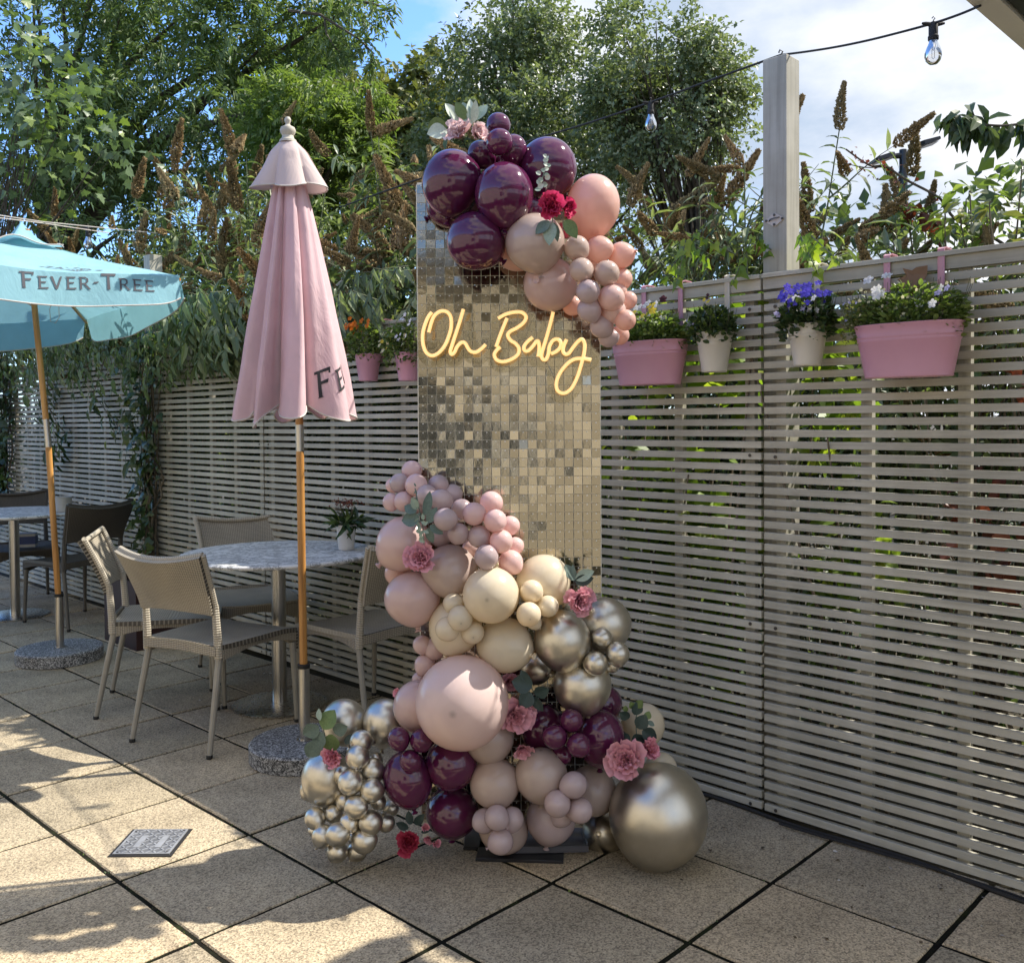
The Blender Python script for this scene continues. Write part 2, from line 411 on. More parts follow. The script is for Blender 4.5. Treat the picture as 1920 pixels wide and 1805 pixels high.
MATS['vine_stem'] = simple('vine_stem', (0.13, 0.105, 0.07), 0.85, 0, 0.35, 20, bump=0.5)
def m_seed():
    b = NB('seed_head'); a = b.n('ShaderNodeAttribute', attribute_name='var')
    c = b.ramp(a.outputs['Fac'], [(0.0, (0.11, 0.075, 0.035)), (0.45, (0.27, 0.175, 0.08)), (0.8, (0.43, 0.29, 0.14)), (1.0, (0.54, 0.40, 0.22))])
    c = b.mix(b.math('MULTIPLY', b.rnd(), 0.7), c, (0.13, 0.12, 0.06)); b.set(col=c, rough=0.85, spec=0.2); return b.m
m_seed()
# leaf templates: unit length along +x, normal +z
def T_lance(w=0.13, droop=0.18):
    V = [(0, 0, 0), (.3, -w * .9, .05), (.3, w * .9, .05), (.32, 0, -.0), (.68, -w * .75, -droop * .4 + .04), (.68, w * .75, -droop * .4 + .04), (.7, 0, -droop * .45), (1, 0, -droop)]
    F = [(0, 1, 3), (0, 3, 2), (1, 4, 6), (1, 6, 3), (3, 6, 5), (3, 5, 2), (4, 7, 6), (6, 7, 5)]
    return np.array(V), np.array(F)
def T_diamond(w=0.28, bend=0.1):
    return np.array([(0, 0, 0), (.45, -w, .07), (.45, w, .07), (1, 0, -bend)]), np.array([(0, 1, 3), (0, 3, 2)])
def T_broad(w=0.27, droop=0.2):
    V = [(0, 0, 0), (.22, -w * .75, .05), (.22, w * .75, .05), (.55, -w, .02), (.55, w, .02), (.5, 0, -.04), (.84, -w * .5, -droop * .6), (.84, w * .5, -droop * .6), (1, 0, -droop)]
    F = [(0, 1, 5), (0, 5, 2), (1, 3, 5), (2, 5, 4), (3, 6, 5), (4, 5, 7), (6, 8, 5), (5, 8, 7)]
    return np.array(V), np.array(F)
def T_maple():
    pts = [(0, 0), (.05, -.28), (-.02, -.5), (.3, -.34), (.42, -.62), (.55, -.3), (.72, -.26), (1.0, 0), (.72, .26), (.55, .3), (.42, .62), (.3, .34), (-.02, .5), (.05, .28)]
    V = [(x, y, -0.12 * (x * x) + .04 * abs(y)) for x, y in pts] + [(.32, 0, 0.02)]
    F = [(i, (i + 1) % 14, 14) for i in range(14)]
    return np.array(V), np.array(F)
def T_ivy():
    pts = [(0, 0), (-.08, -.3), (.25, -.42), (.45, -.22), (1.0, 0), (.45, .22), (.25, .42), (-.08, .3)]
    V = [(x, y, -.1 * x * x) for x, y in pts] + [(.3, 0, .03)]
    return np.array(V), np.array([(i, (i + 1) % 8, 8) for i in range(8)])
def leaves(name, tmpl, P, D, N, size, mat, parent=None, var=None, seed=0, kind=None):
    """P positions, D direction of the leaf axis, N approximate normals"""
    rs = np.random.RandomState(seed); TV, TF = tmpl
    P = np.asarray(P, float); n = len(P)
    D = D / np.maximum(np.linalg.norm(D, axis=1, keepdims=True), 1e-9)
    N = N - D * np.sum(N * D, 1, keepdims=True); N = N / np.maximum(np.linalg.norm(N, axis=1, keepdims=True), 1e-9)
    Y = np.cross(N, D)
    size = np.broadcast_to(size, (n,)).reshape(n, 1, 1)
    V = P[:, None, :] + size * (TV[None, :, 0:1] * D[:, None] + TV[None, :, 1:2] * Y[:, None] + TV[None, :, 2:3] * N[:, None])
    F = TF[None] + (np.arange(n) * len(TV))[:, None, None]
    if var is None: var = rs.rand(n)
    me = mesh_np(name, V.reshape(-1, 3), F.reshape(-1, 3), attr=np.repeat(var, len(TV)))
    o = link(name, me, parent, mat)
    if kind: o['kind'] = kind
    return o
def unit(rs, n):
    v = rs.normal(size=(n, 3)); return v / np.linalg.norm(v, axis=1, keepdims=True)
def crown_twigs(rs, lobes, n, surf=0.55):
    """points inside a union of ellipsoid lobes, biased outward; returns points, outward vector"""
    lob = np.array(lobes, float); vol = (lob[:, 3] * lob[:, 4] * lob[:, 5]) ** (2 / 3.); pr = vol / vol.sum()
    k = rs.choice(len(lob), n, p=pr); u = unit(rs, n); r = rs.rand(n) ** (1.0 / 3) * (1 - surf) + surf * (0.72 + 0.30 * rs.rand(n))
    # lumpy radius
    f = 1 + 0.16 * np.sin(u[:, 0] * 5 + k) * np.cos(u[:, 2] * 6 + 2 * k) + 0.10 * np.sin(u[:, 1] * 11 + u[:, 2] * 9 + k)
    P = lob[k, :3] + u * lob[k, 3:6] * (r * f)[:, None]
    return P, u
def clumps(rs, P, U_, keep=0.7, scale=0.55, seed=0):
    """carve gaps: keep points where a cheap 3d wave noise is high"""
    q = P / scale
    w = np.sin(q[:, 0] * 1.7 + 1.3 * np.sin(q[:, 1] * 1.1 + seed)) + np.sin(q[:, 1] * 1.9 + 1.1 * np.sin(q[:, 2] * 1.3 + seed)) + np.sin(q[:, 2] * 2.1 + 1.2 * np.sin(q[:, 0] * 1.2 - seed))
    th = np.quantile(w, 1 - keep); m = w > th
    return P[m], U_[m]
def tree(name, label, cat, base, trunk_h, lobes, n, tmpl, size, mat, seed, twig=0.35, per=9, droop=0.25, keep=0.75, scale=0.6, pinnate=False, trunk_r=0.12, group=None, branches=26, surf=.55):
    rs = np.random.RandomState(seed); rnd = random.Random(seed)
    root = empty(name, base); tag(root, label, cat, group)
    bx = np.array(base)
    P, Uo = crown_twigs(rs, lobes, n, surf); P, Uo = clumps(rs, P, Uo, keep, scale, seed)
    m = len(P)
    T = Uo * 0.7 + unit(rs, m) * 0.75 + np.array([0, 0, 0.12]); T /= np.linalg.norm(T, axis=1, keepdims=True)
    t = (np.arange(per) + 0.5) / per
    pos = P[:, None, :] + T[:, None, :] * (twig * t)[None, :, None]
    pos = pos + np.array([0, 0, -1.0]) * (droop * twig * t ** 2)[None, :, None]
    side = np.cross(T, unit(rs, m)); side /= np.linalg.norm(side, axis=1, keepdims=True)
    sg = np.where(np.arange(per) % 2 == 0, 1.0, -1.0)
    if pinnate: D = T[:, None, :] * 0.6 + side[:, None, :] * sg[None, :, None] * 0.9
    else: D = T[:, None, :] * 0.8 + side[:, None, :] * sg[None, :, None] * 0.7 + rs.normal(size=(m, per, 3)) * 0.45
    D = D + np.array([0, 0, -droop])
    N = np.array([0, 0, 1.0]) + rs.normal(size=(m, per, 3)) * (0.25 if pinnate else 0.55) + Uo[:, None, :] * 0.4
    tw = rs.rand(m) * 0.6
    var = np.clip(tw[:, None] + rs.rand(m, per) * 0.4, 0, 1)
    sz = size * (0.7 + 0.6 * rs.rand(m * per))
    leaves('foliage', tmpl, (pos.reshape(-1, 3) - bx), D.reshape(-1, 3), N.reshape(-1, 3), sz, mat, root, var.ravel(), seed)
    # trunk and limbs reaching to crown lobes
    mb = MB(); top = Vector((0, 0, trunk_h))
    mb.tube([(0, 0, -0.1), (0.04, 0.02, trunk_h * .4), (0.0, 0.05, trunk_h * .8), top], [trunk_r * 1.25, trunk_r, trunk_r * .85, trunk_r * .75], 9)
    mb.obj('trunk', MATS['bark'], root)
    mb = MB()
    for i in range(branches):
        L_ = lobes[i % len(lobes)]
        q = P[rs.randint(m)] if i >= len(lobes) else np.array(L_[:3])
        tgt = Vector(q - bx); st = Vector((0, 0, trunk_h * rnd.uniform(.6, 1.0)))
        mid = st.lerp(tgt, 0.5) + Vector((rnd.uniform(-.2, .2), rnd.uniform(-.2, .2), rnd.uniform(-.05, .35))) * (tgt - st).length * .3
        r0 = trunk_r * (0.5 if i < len(lobes) else 0.26)
        mb.tube([st, st.lerp(mid, .5) + Vector((0, 0, .02)), mid, mid.lerp(tgt, .55), tgt], [r0, r0 * .8, r0 * .6, r0 * .35, r0 * .12], 5)
    mb.obj('limb', MATS['bark'], root)
    return root

def px2(px, py, Y): p = at(px, py, Y); return (p.x, p.y, p.z)
def lobe(px, py, Y, rx, rz, ry=None):
    p = at(px, py, Y); s = Y / F0
    return (p.x, p.y, p.z, rx * s, (ry if ry else rx) * s, rz * s)
# big ash tree, upper left
tree('ash_tree', 'large green ash tree filling the upper left of the sky', 'tree', (-6.5, 13.5, 0), 5.0,
     [lobe(90, 60, 12.5, 230, 190), lobe(330, 40, 12.5, 210, 180), lobe(500, 80, 12.0, 150, 170), lobe(330, 240, 12.0, 190, 150), lobe(60, 250, 12.0, 160, 150), lobe(560, 20, 12.2, 110, 75), lobe(200, -120, 12.5, 300, 150), lobe(470, 210, 11.6, 130, 120), lobe(640, 25, 12, 55, 45), lobe(150, 420, 12.5, 260, 130), lobe(420, 380, 12.5, 200, 120)],
     5600, T_diamond(0.17, .12), 0.105, MATS['ash_leaf'], 3, twig=0.36, per=13, pinnate=True, droop=0.35, keep=0.72, scale=0.5, trunk_r=0.22)
# hanging ash sprays against the blue sky
rs_ = np.random.RandomState(8)
def spray(root, pts, n, size, mat, seed, tm=None, wid=0.10):
    rs = np.random.RandomState(seed); pts = np.array(pts); out = []
    seg = rs.randint(0, len(pts) - 1, n); f = rs.rand(n, 1)
    c = pts[seg] * (1 - f) + pts[seg + 1] * f
    per = 9; T = unit(rs, n) * 0.8 + np.array([0, 0, -.75]); T /= np.linalg.norm(T, axis=1, keepdims=True)
    t = (np.arange(per) + .5) / per
    pos = c[:, None] + rs.normal(size=(n, 1, 3)) * wid * .5 + T[:, None] * (0.24 * t)[None, :, None]
    side = np.cross(T, unit(rs, n)); side /= np.linalg.norm(side, axis=1, keepdims=True)
    sg = np.where(np.arange(per) % 2 == 0, 1., -1.)
    D = T[:, None] * .8 + side[:, None] * sg[None, :, None] * .8
    N = np.array([0, 0, 1.]) + rs.normal(size=(n, per, 3)) * .5
    leaves('foliage', tm or T_diamond(.17, .1), pos.reshape(-1, 3), D.reshape(-1, 3), N.reshape(-1, 3), size * (0.7 + .6 * rs.rand(n * per)), mat, root, rs.rand(n * per), seed)
ab = empty('overhanging_branch', (0, 0, 0)); tag(ab, 'thin drooping leafy branch hanging against the blue gap of sky', 'branch')
sp = [px2(540, 20, 11), px2(600, 28, 11), px2(635, 50, 11), px2(672, 73, 11), px2(700, 100, 11), px2(695, 125, 11)]
sp2 = [px2(608, 35, 11), px2(612, 65, 11), px2(630, 92, 11), px2(650, 105, 11)]
sp3 = [px2(560, -10, 11), px2(640, -5, 11), px2(700, 8, 11), px2(722, 15, 11)]
b3 = MB()
for q, r in ((sp, .02), (sp2, .012), (sp3, .02)): b3.tube(q, [r * (1 - .12 * i) for i in range(len(q))], 5)
b3.obj('stem', MATS['bark'], ab)
spray(ab, sp[2:], 26, 0.10, MATS['ash_leaf'], 1); spray(ab, sp2[1:], 18, 0.10, MATS['ash_leaf'], 2); spray(ab, sp3, 46, 0.10, MATS['ash_leaf'], 5, wid=.3)
# dark conifer-like tree behind
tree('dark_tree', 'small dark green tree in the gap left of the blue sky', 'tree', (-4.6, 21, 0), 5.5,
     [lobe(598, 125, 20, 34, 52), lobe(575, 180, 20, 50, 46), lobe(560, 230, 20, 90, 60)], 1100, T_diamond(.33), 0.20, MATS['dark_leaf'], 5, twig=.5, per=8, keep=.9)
tree('olive_green_tree', 'olive green tree in the middle below the blue sky', 'tree', (-2.2, 17, 0), 4.0,
     [lobe(700, 225, 16, 70, 52), lobe(765, 205, 16, 60, 58), lobe(650, 200, 16, 50, 38), lobe(825, 165, 16, 62, 62), lobe(740, 250, 16, 150, 75), lobe(640, 290, 16, 90, 90), lobe(840, 330, 16, 180, 110)], 2100, T_diamond(.34), 0.13, MATS['olive_leaf'], 6, twig=.4, per=9, keep=.85)
tree('light_green_tree', 'bright light green feathery tree above the closed pink parasol', 'tree', (-3.0, 11.0, 0), 2.8,
     [lobe(600, 220, 10.3, 90, 70), lobe(640, 280, 10.3, 75, 70), lobe(560, 300, 10.3, 80, 80), lobe(520, 210, 10.3, 60, 50), lobe(610, 350, 10.3, 110, 90), lobe(680, 210, 10.4, 40, 32)], 2100, T_diamond(.2), 0.085, MATS['bright_leaf'], 7, twig=.26, per=11, pinnate=True, keep=.78, scale=.35)
tree('tall_birch_tree', 'tall dark green tree rising behind the top of the balloons', 'tree', (0.4, 14.3, 0), 4.5,
     [lobe(960, 30, 13.5, 95, 75), lobe(925, 110, 13.5, 85, 75), lobe(1010, 110, 13.5, 90, 80), lobe(960, 180, 13.5, 140, 90), lobe(1050, 210, 13.5, 90, 90), lobe(880, 240, 13.5, 100, 90), lobe(960, -40, 13.5, 60, 40), lobe(985, 300, 13.5, 210, 120), lobe(1065, 130, 13.5, 45, 60), lobe(1180, 330, 13.8, 170, 110)],
     5200, T_diamond(.34), 0.068, MATS['birch_leaf'], 9, twig=.45, per=12, keep=.54, scale=.42, surf=.35, trunk_r=.13, branches=60)
tree('birch_tree', 'round loose birch tree against the white clouds left of the tall post', 'tree', (2.5, 12.6, 0), 3.4,
     [lobe(1205, 85, 11.8, 85, 72), lobe(1270, 95, 11.8, 82, 68), lobe(1300, 150, 11.8, 88, 80), lobe(1200, 165, 11.8, 95, 85), lobe(1340, 150, 11.8, 42, 50), lobe(1280, 230, 11.8, 100, 75), lobe(1190, 250, 11.8, 90, 80), lobe(1230, 40, 11.8, 40, 32), lobe(1350, 200, 11.8, 38, 40), lobe(1165, 190, 11.8, 60, 50)],
     4300, T_diamond(.36), 0.060, MATS['birch_leaf'], 10, twig=.42, per=11, keep=.47, scale=.30, surf=.3, trunk_r=.10, branches=70)

# ---- buddleia bushes behind the fence
def seedhead_mesh(seed, L_=0.19, r0=0.024, n=430):
    rs = np.random.RandomState(seed)
    t = rs.rand(n) ** .8; ang = rs.rand(n) * 2 * PI
    lump = 0.88 + 0.16 * np.sin(t * 34 + seed) * (rs.rand(n) * .5 + .5)
    rad = r0 * (1.04 - t) ** .8 * (0.35 + 0.65 * np.minimum(1, t * 6)) * lump * (0.45 + 0.55 * rs.rand(n) ** .5) + .0025
    bend = 0.03 * np.sin(t * 1.6 + seed)
    P = np.stack([rad * np.cos(ang) + bend * (seed % 3), rad * np.sin(ang) + bend * ((seed + 1) % 2), t * L_], 1)
    s = 0.0042 + 0.0035 * rs.rand(n)
    TV = np.array([(1, 0, -.6), (-.5, .87, -.6), (-.5, -.87, -.6), (0, 0, 1.3)]); TF = np.array([(0, 1, 3), (1, 2, 3), (2, 0, 3)])
    ax = np.stack([np.cos(ang), np.sin(ang), np.full(n, .6)], 1); ax /= np.linalg.norm(ax, axis=1, keepdims=True)
    a = np.cross(ax, [0, 0, 1.]); a /= np.linalg.norm(a, axis=1, keepdims=True); b = np.cross(ax, a)
    V = P[:, None] + s[:, None, None] * (TV[None, :, 0:1] * a[:, None] + TV[None, :, 1:2] * b[:, None] + TV[None, :, 2:3] * ax[:, None])
    F = TF[None] + (np.arange(n) * 4)[:, None, None]
    return mesh_np('seed_head', V.reshape(-1, 3), F.reshape(-1, 3), attr=np.repeat(rs.rand(n), 4))
SEED = [seedhead_mesh(i, 0.22 if i < 4 else 0.15, 0.036 if i < 4 else .030, 720 if i < 4 else 430) for i in range(6)]
def m_white_fl():
    b = NB('white_blossom'); a = b.n('ShaderNodeAttribute', attribute_name='var')
    b.set(col=b.ramp(a.outputs['Fac'], [(0, (0.35, 0.30, 0.25)), (0.4, (0.68, 0.66, 0.62)), (1, (0.8, 0.79, 0.77))]), rough=.7); return b.m
m_white_fl()
def buddleia(label, s, d, H, spread, nst, seed, heads=1.0, lsz=0.105, tilt=0.0, mat='buddleia_leaf', hscale=1.0, fl=0):
    rs = np.random.RandomState(seed); rnd = random.Random(seed)
    base = fen(s, -d, 0); root = empty('buddleia_bush', base); tag(root, label, 'shrub', 'buddleia bushes behind the fence')
    st = MB(); LP, LD, LN = [], [], []
    def along(p0, dirv, Ln, r, lv):
        """arching shoot"""
        m = 8 if lv == 0 else 6; pts = [Vector(p0)]; dv = Vector(dirv).normalized()
        for i in range(m):
            dv = (dv + Vector((rnd.uniform(-.09, .09), rnd.uniform(-.09, .09), rnd.uniform(-.02, .04) - (0.05 if i > m // 2 else 0)))).normalized()
            pts.append(pts[-1] + dv * (Ln / m))
        st.tube(pts, [r * (1 - .75 * i / m) for i in range(m + 1)], 5, cap=False)
        t0 = 0.35 if lv == 0 else 0.12; k = int(Ln * (1 - t0) / 0.052)
        for j in range(k):
            t = t0 + (1 - t0) * (j + rnd.random() * .5) / k; f = t * m; i = min(int(f), m - 1); p = pts[i].lerp(pts[i + 1], f - i)
            ax = (pts[i + 1] - pts[i]).normalized(); w = rnd.random() * 6.28
            o = ax.orthogonal().normalized(); o2 = ax.cross(o)
            for sg in (1, -1):
                sd = (o * math.cos(w) + o2 * math.sin(w)) * sg
                LP.append(p); LD.append(sd * .85 + ax * .55 + Vector((0, 0, -.45 + rnd.uniform(-.25, .2)))); LN.append(Vector((0, 0, 1)) + ax * .3 + Vector((rnd.uniform(-.4, .4), rnd.uniform(-.4, .4), 0)))
        return pts, dv
    okp = lambda p: (base + Vector(p) - FP).dot(FN) < -.05 or p[2] > 1.97
    nh = 0
    def head(p, dv, sc_, me=None):
        if not okp(p): return
        q = (dv + Vector((rnd.uniform(-.8, .8), rnd.uniform(-.8, .8), rnd.uniform(-.35, .3)))).to_track_quat('Z', 'Y').to_euler()
        link('seed_head', me or SEED[rnd.randrange(4)], root, MATS['seed_head'], loc=p, rot=q, scale=sc_)
    for i in range(nst):
        a = rnd.random() * 2 * PI; rr = rnd.random() ** .5 * spread
        tipx = rr * math.cos(a); tipy = rr * math.sin(a) * .7
        b0 = Vector((tipx * .25, tipy * .25, 0)); hh = H * rnd.uniform(.66, 1.0) * (1 - 0.22 * (rr / spread) ** 2)
        tip = Vector((tipx, tipy, hh)); dv = (tip - b0)
        pts, dd = along(b0, dv + Vector((0, 0, .4)), dv.length, .011, 0)
        if rnd.random() < heads:
            head(pts[-1], dd, rnd.uniform(.75, 1.35) * hscale)
        for j in range(7):
            t = rnd.uniform(.42, .93); f = t * 8; k = min(int(f), 7); p = pts[k].lerp(pts[k + 1], f - k)
            w = rnd.random() * 6.28; dv2 = Vector((math.cos(w), math.sin(w), rnd.uniform(.25, 1.1)))
            Ln = rnd.uniform(.28, .62) * (1.15 - t * .5)
            if not (okp(p + dv2.normalized() * Ln) and okp(p + dv2.normalized() * Ln * .5)): dv2 = dv2 - FN * 1.6; Ln *= .6
            p2, d2 = along(p, dv2, Ln, .005, 1)
            if rnd.random() < heads * .42 and p2[-1].z > H * .45:
                head(p2[-1], d2, rnd.uniform(.55, 1.1) * hscale, SEED[rnd.randrange(6)])
    st.obj('stem', MATS['green_stem'], root)
    kp = [i for i in range(len(LP)) if okp(LP[i] + LD[i].normalized() * lsz)]
    LPa, LDa, LNa = (np.array([tuple(q[i]) for i in kp]) for q in (LP, LD, LN))
    n = len(LPa); tw = rs.rand(n)
    leaves('foliage', T_lance(.135, .3), LPa, LDa, LNa, lsz * (0.55 + .75 * rs.rand(n)), MATS[mat], root, tw, seed)
    for q in range(fl):
        k = rs.randint(n); p = Vector(LPa[k])
        if p.z < 1.7: continue
        link('blossom', SEED[rnd.randrange(4, 6)], root, MATS['white_blossom'], loc=p, rot=(rnd.uniform(-1, 1), rnd.uniform(-1, 1), 0), scale=rnd.uniform(.35, .7))
    return root
BL = [
 (-7.6, .7, 3.1, .75, 13, 'tangled buddleia bush at the far left edge above the blue parasol'),
 (-6.5, .6, 3.5, .80, 15, 'buddleia bush with brown seed spikes just right of the blue parasol peak'),
 (-5.5, .7, 3.7, .80, 17, 'tall buddleia with upright brown seed spikes left of the pink parasol'),
 (-4.6, .9, 3.9, .85, 19, 'tallest buddleia with many brown spikes beside the pink parasol top'),
 (-3.7, .7, 3.55, .80, 17, 'buddleia bush directly behind the closed pink parasol'),
 (-2.9, .8, 3.35, .75, 15, 'buddleia bush with drooping heads between the pink parasol and the backdrop'),
 (-2.1, .7, 3.15, .70, 15, 'buddleia bush behind the two small pink pots'),
 (-1.45, .8, 3.05, .62, 14, 'buddleia bush behind the burgundy balloons at the top'),
 (-0.95, 1.1, 2.92, .58, 15, 'leafy buddleia bush just right of the peach balloons'),
 (-0.42, 1.15, 3.02, .50, 13, 'buddleia bush close to the left side of the tall post'),
 (0.02, 1.1, 2.66, .32, 8, 'narrow buddleia with dark spikes just right of the tall post'),
 (0.70, 1.35, 2.58, .32, 6, 'buddleia with one fat curved spike in front of the street lamp pole'),
 (1.15, 1.55, 2.80, .38, 8, 'buddleia with thick dark spikes at the right edge of the sky')]
for i, (s, d, H, sp_, n, lb) in enumerate(BL):
    buddleia(lb, s, d, H, sp_, n + (8 if s < -2 else 4), 40 + i, heads=.95 if s < 0 else .8, lsz=.115 if s < -2 else .10, hscale=(1.15 if s < -2 else 1.0), fl=(7 if -6 < s < -2 else 0))

# ---- hedge mass behind the slats
def hedge(name, label, s0, s1, z0, z1, d0, d1, n, tm, size, mat, seed, cat='hedge', cond=None, kind=None, group=None):
    rs = np.random.RandomState(seed)
    s = rs.uniform(s0, s1, n); d = rs.uniform(d0, d1, n); z = z0 + (z1 - z0) * rs.rand(n)
    w = np.sin(s * 7 + 1.2 * np.sin(z * 5)) + np.sin(z * 8 + d * 6 + seed) + np.sin(d * 9 + s * 3)
    m = w > np.quantile(w, .35); s, d, z = s[m], d[m], z[m]; n = len(s)
    P = np.array([tuple(FP)]) + s[:, None] * np.array([tuple(FD)]) - d[:, None] * np.array([tuple(FN)]) + z[:, None] * np.array([[0, 0, 1.]])
    D = unit(rs, n) + np.array([0, 0, -.35]); N = unit(rs, n) * .8 + np.array([0, 0, .8]) + np.array([tuple(FN)]) * .5
    root = empty(name, fen((s0 + s1) / 2, -(d0 + d1) / 2)); tag(root, label, cat, group, kind)
    b = np.array([tuple(root.location)])
    leaves('foliage', tm, P - b, D, N, size * (.6 + .8 * rs.rand(n)), mat, root, rs.rand(n), seed)
    rnd = random.Random(seed); mb = MB()
    for i in range(int((s1 - s0) * 16)):
        ss = rnd.uniform(s0, s1); dd = rnd.uniform(d0, d1); zt = rnd.uniform(.5, 1) * z1
        p0 = fen(ss, -dd) - root.location; p1 = fen(ss + rnd.uniform(-.5, .5), -dd + rnd.uniform(-.2, .2), zt) - root.location
        mb.tube([p0, p0.lerp(p1, .5) + Vector((rnd.uniform(-.1, .1), rnd.uniform(-.1, .1), 0)), p1], [.008, .006, .003], 4, cap=False)
    mb.obj('stem', MATS['vine_stem'], root)
    return root
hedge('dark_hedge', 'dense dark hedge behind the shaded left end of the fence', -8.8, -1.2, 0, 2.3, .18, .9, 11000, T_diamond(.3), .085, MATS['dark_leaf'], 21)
hedge('hedge', 'green hedge seen through the slats behind the balloons and the tall post', -1.6, 1.8, 0, 1.7, .85, 1.5, 4200, T_broad(.3), .075, MATS['buddleia_leaf'], 22)
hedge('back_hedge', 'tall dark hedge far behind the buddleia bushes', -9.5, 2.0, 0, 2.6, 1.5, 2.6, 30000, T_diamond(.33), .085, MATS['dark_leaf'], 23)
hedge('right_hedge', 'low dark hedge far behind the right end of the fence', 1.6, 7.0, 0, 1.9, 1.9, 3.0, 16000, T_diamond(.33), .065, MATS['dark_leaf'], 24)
hedge('lime_vine', 'lime green sunlit leaves behind the fence near the tall post', -.75, -.05, .9, 1.9, .06, .22, 520, T_broad(.36), .085, MATS['lime_leaf'], 25, cat='vine')
hedge('lime_ivy', 'lime green leaves behind the fence between the blue flowers and the long trough', .10, .44, .75, 1.78, .06, .22, 330, T_broad(.36), .075, MATS['lime_leaf'], 26, cat='vine')
hedge('pale_leaf_plant', 'broad pale green leaves low behind the fence right of the backdrop', -1.1, -.2, .3, 1.3, .08, .25, 420, T_broad(.34), .10, MATS['lime_leaf'], 27, cat='plant')
hedge('red_leaf_shrub', 'shrub with red brown leaves behind the far right of the fence', .5, 1.5, .7, 1.6, .35, .6, 420, T_broad(.34), .085, MATS['red_leaf'], 28, cat='shrub')

# ------------------------------------------------------------------ more materials
def m_weave(name, dark, lightc, cell=0.0105):
    b = NB(name); uv = b.n('ShaderNodeTexCoord').outputs['UV']
    q = b.n('ShaderNodeVectorMath', {0: uv, 3: 1.0 / cell}, operation='SCALE'); 
    q.inputs['Scale'].default_value = 1.0 / cell
    sx = b.n('ShaderNodeSeparateXYZ', {0: q.outputs[0]})
    u, v = sx.outputs[0], b.math('MULTIPLY', sx.outputs[1], 1.35)
    fu, fv = b.math('FRACT', u), b.math('FRACT', v)
    par = b.math('MODULO', b.math('ABSOLUTE', b.math('ADD', b.math('FLOOR', u), b.math('FLOOR', v))), 2.0)
    su, sv = b.math('SINE', b.math('MULTIPLY', fu, PI)), b.math('SINE', b.math('MULTIPLY', fv, PI))
    A_ = b.math('MULTIPLY', b.math('POWER', sv, 0.5), b.math('MULTIPLY_ADD', su, 0.55, 0.45))
    B_ = b.math('MULTIPLY', b.math('POWER', su, 0.5), b.math('MULTIPLY_ADD', sv, 0.55, 0.30))
    h = b.math('ADD', b.math('MULTIPLY', A_, par), b.math('MULTIPLY', B_, b.math('SUBTRACT', 1.0, par)))
    n = b.noise(b.coord('Object'), 6, 4)
    c = b.ramp(h, [(0.12, dark), (0.45, tuple(x * .75 for x in lightc)), (0.9, lightc)])
    c = b.mix(1.0, c, b.ramp(n, [(.3, (.85, .85, .85)), (.7, (1.08, 1.06, 1.03))]), 'MULTIPLY')
    b.set(col=c, rough=0.55, spec=0.4); b.bump(h, 0.9, 0.004); return b.m
MATS['weave'] = m_weave('rattan_weave', (0.07, 0.06, 0.045), (0.47, 0.42, 0.33))
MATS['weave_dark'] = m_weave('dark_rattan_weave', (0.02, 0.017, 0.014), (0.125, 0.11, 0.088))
def m_uvwrap(name, dark, lightc, f=95):
    b = NB(name); uv = b.n('ShaderNodeSeparateXYZ', {0: b.n('ShaderNodeTexCoord').outputs['UV']})
    h = b.math('ABSOLUTE', b.math('SINE', b.math('MULTIPLY_ADD', uv.outputs[1], f * PI, b.math('MULTIPLY', uv.outputs[0], 30.0))))
    b.set(col=b.ramp(h, [(0.1, dark), (0.6, lightc)]), rough=.55, spec=.4); b.bump(h, .8, .003); return b.m
MATS['wrap'] = m_uvwrap('rattan_wrap', (0.26, 0.23, 0.18), (0.47, 0.42, 0.33))
MATS['leg_paint'] = simple('taupe_leg_paint', (0.29, 0.27, 0.225), 0.42, 0, .08, 20)
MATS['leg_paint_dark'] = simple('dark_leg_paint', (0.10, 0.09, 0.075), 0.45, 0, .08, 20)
MATS['rubber'] = simple('black_rubber', (0.015, 0.014, 0.013), 0.7)
def m_steel():
    b = NB('brushed_steel'); v = b.coord('Object', scale=(60, 60, 1.2)); n = b.noise(v, 1.0, 4)
    b.set(col=b.ramp(n, [(.3, (.42, .40, .37)), (.7, (.62, .60, .56))]), rough=b.math('MULTIPLY_ADD', n, .16, .2), metal=1.0); return b.m
MATS['steel'] = m_steel()
def m_marble():
    b = NB('marble'); v = b.coord('Object'); d = b.noise(v, 2.5, 6, .6, .6)
    v2 = b.n('ShaderNodeVectorMath', {0: v, 1: b.n('ShaderNodeTexNoise', {'Vector': v, 'Scale': 5.0, 'Detail': 5.0}).outputs['Color']}, operation='ADD').outputs[0]
    w = b.n('ShaderNodeTexNoise', {'Vector': v2, 'Scale': 7.0, 'Detail': 9.0, 'Roughness': .65}).outputs[0]
    vein = b.math('ABSOLUTE', b.math('SUBTRACT', w, 0.5))
    c = b.ramp(vein, [(0.0, (0.26, 0.265, 0.27)), (0.02, (0.42, 0.425, 0.42)), (0.07, (0.80, 0.80, 0.78)), (.2, (0.88, 0.88, 0.86))])
    c = b.mix(1.0, c, b.ramp(d, [(.3, (.88, .88, .88)), (.7, (1, 1, 1))]), 'MULTIPLY')
    b.set(col=c, rough=.40, spec=.5); b.bump(b.noise(v, 40, 4), .08, .001); return b.m
MATS['marble'] = m_marble()
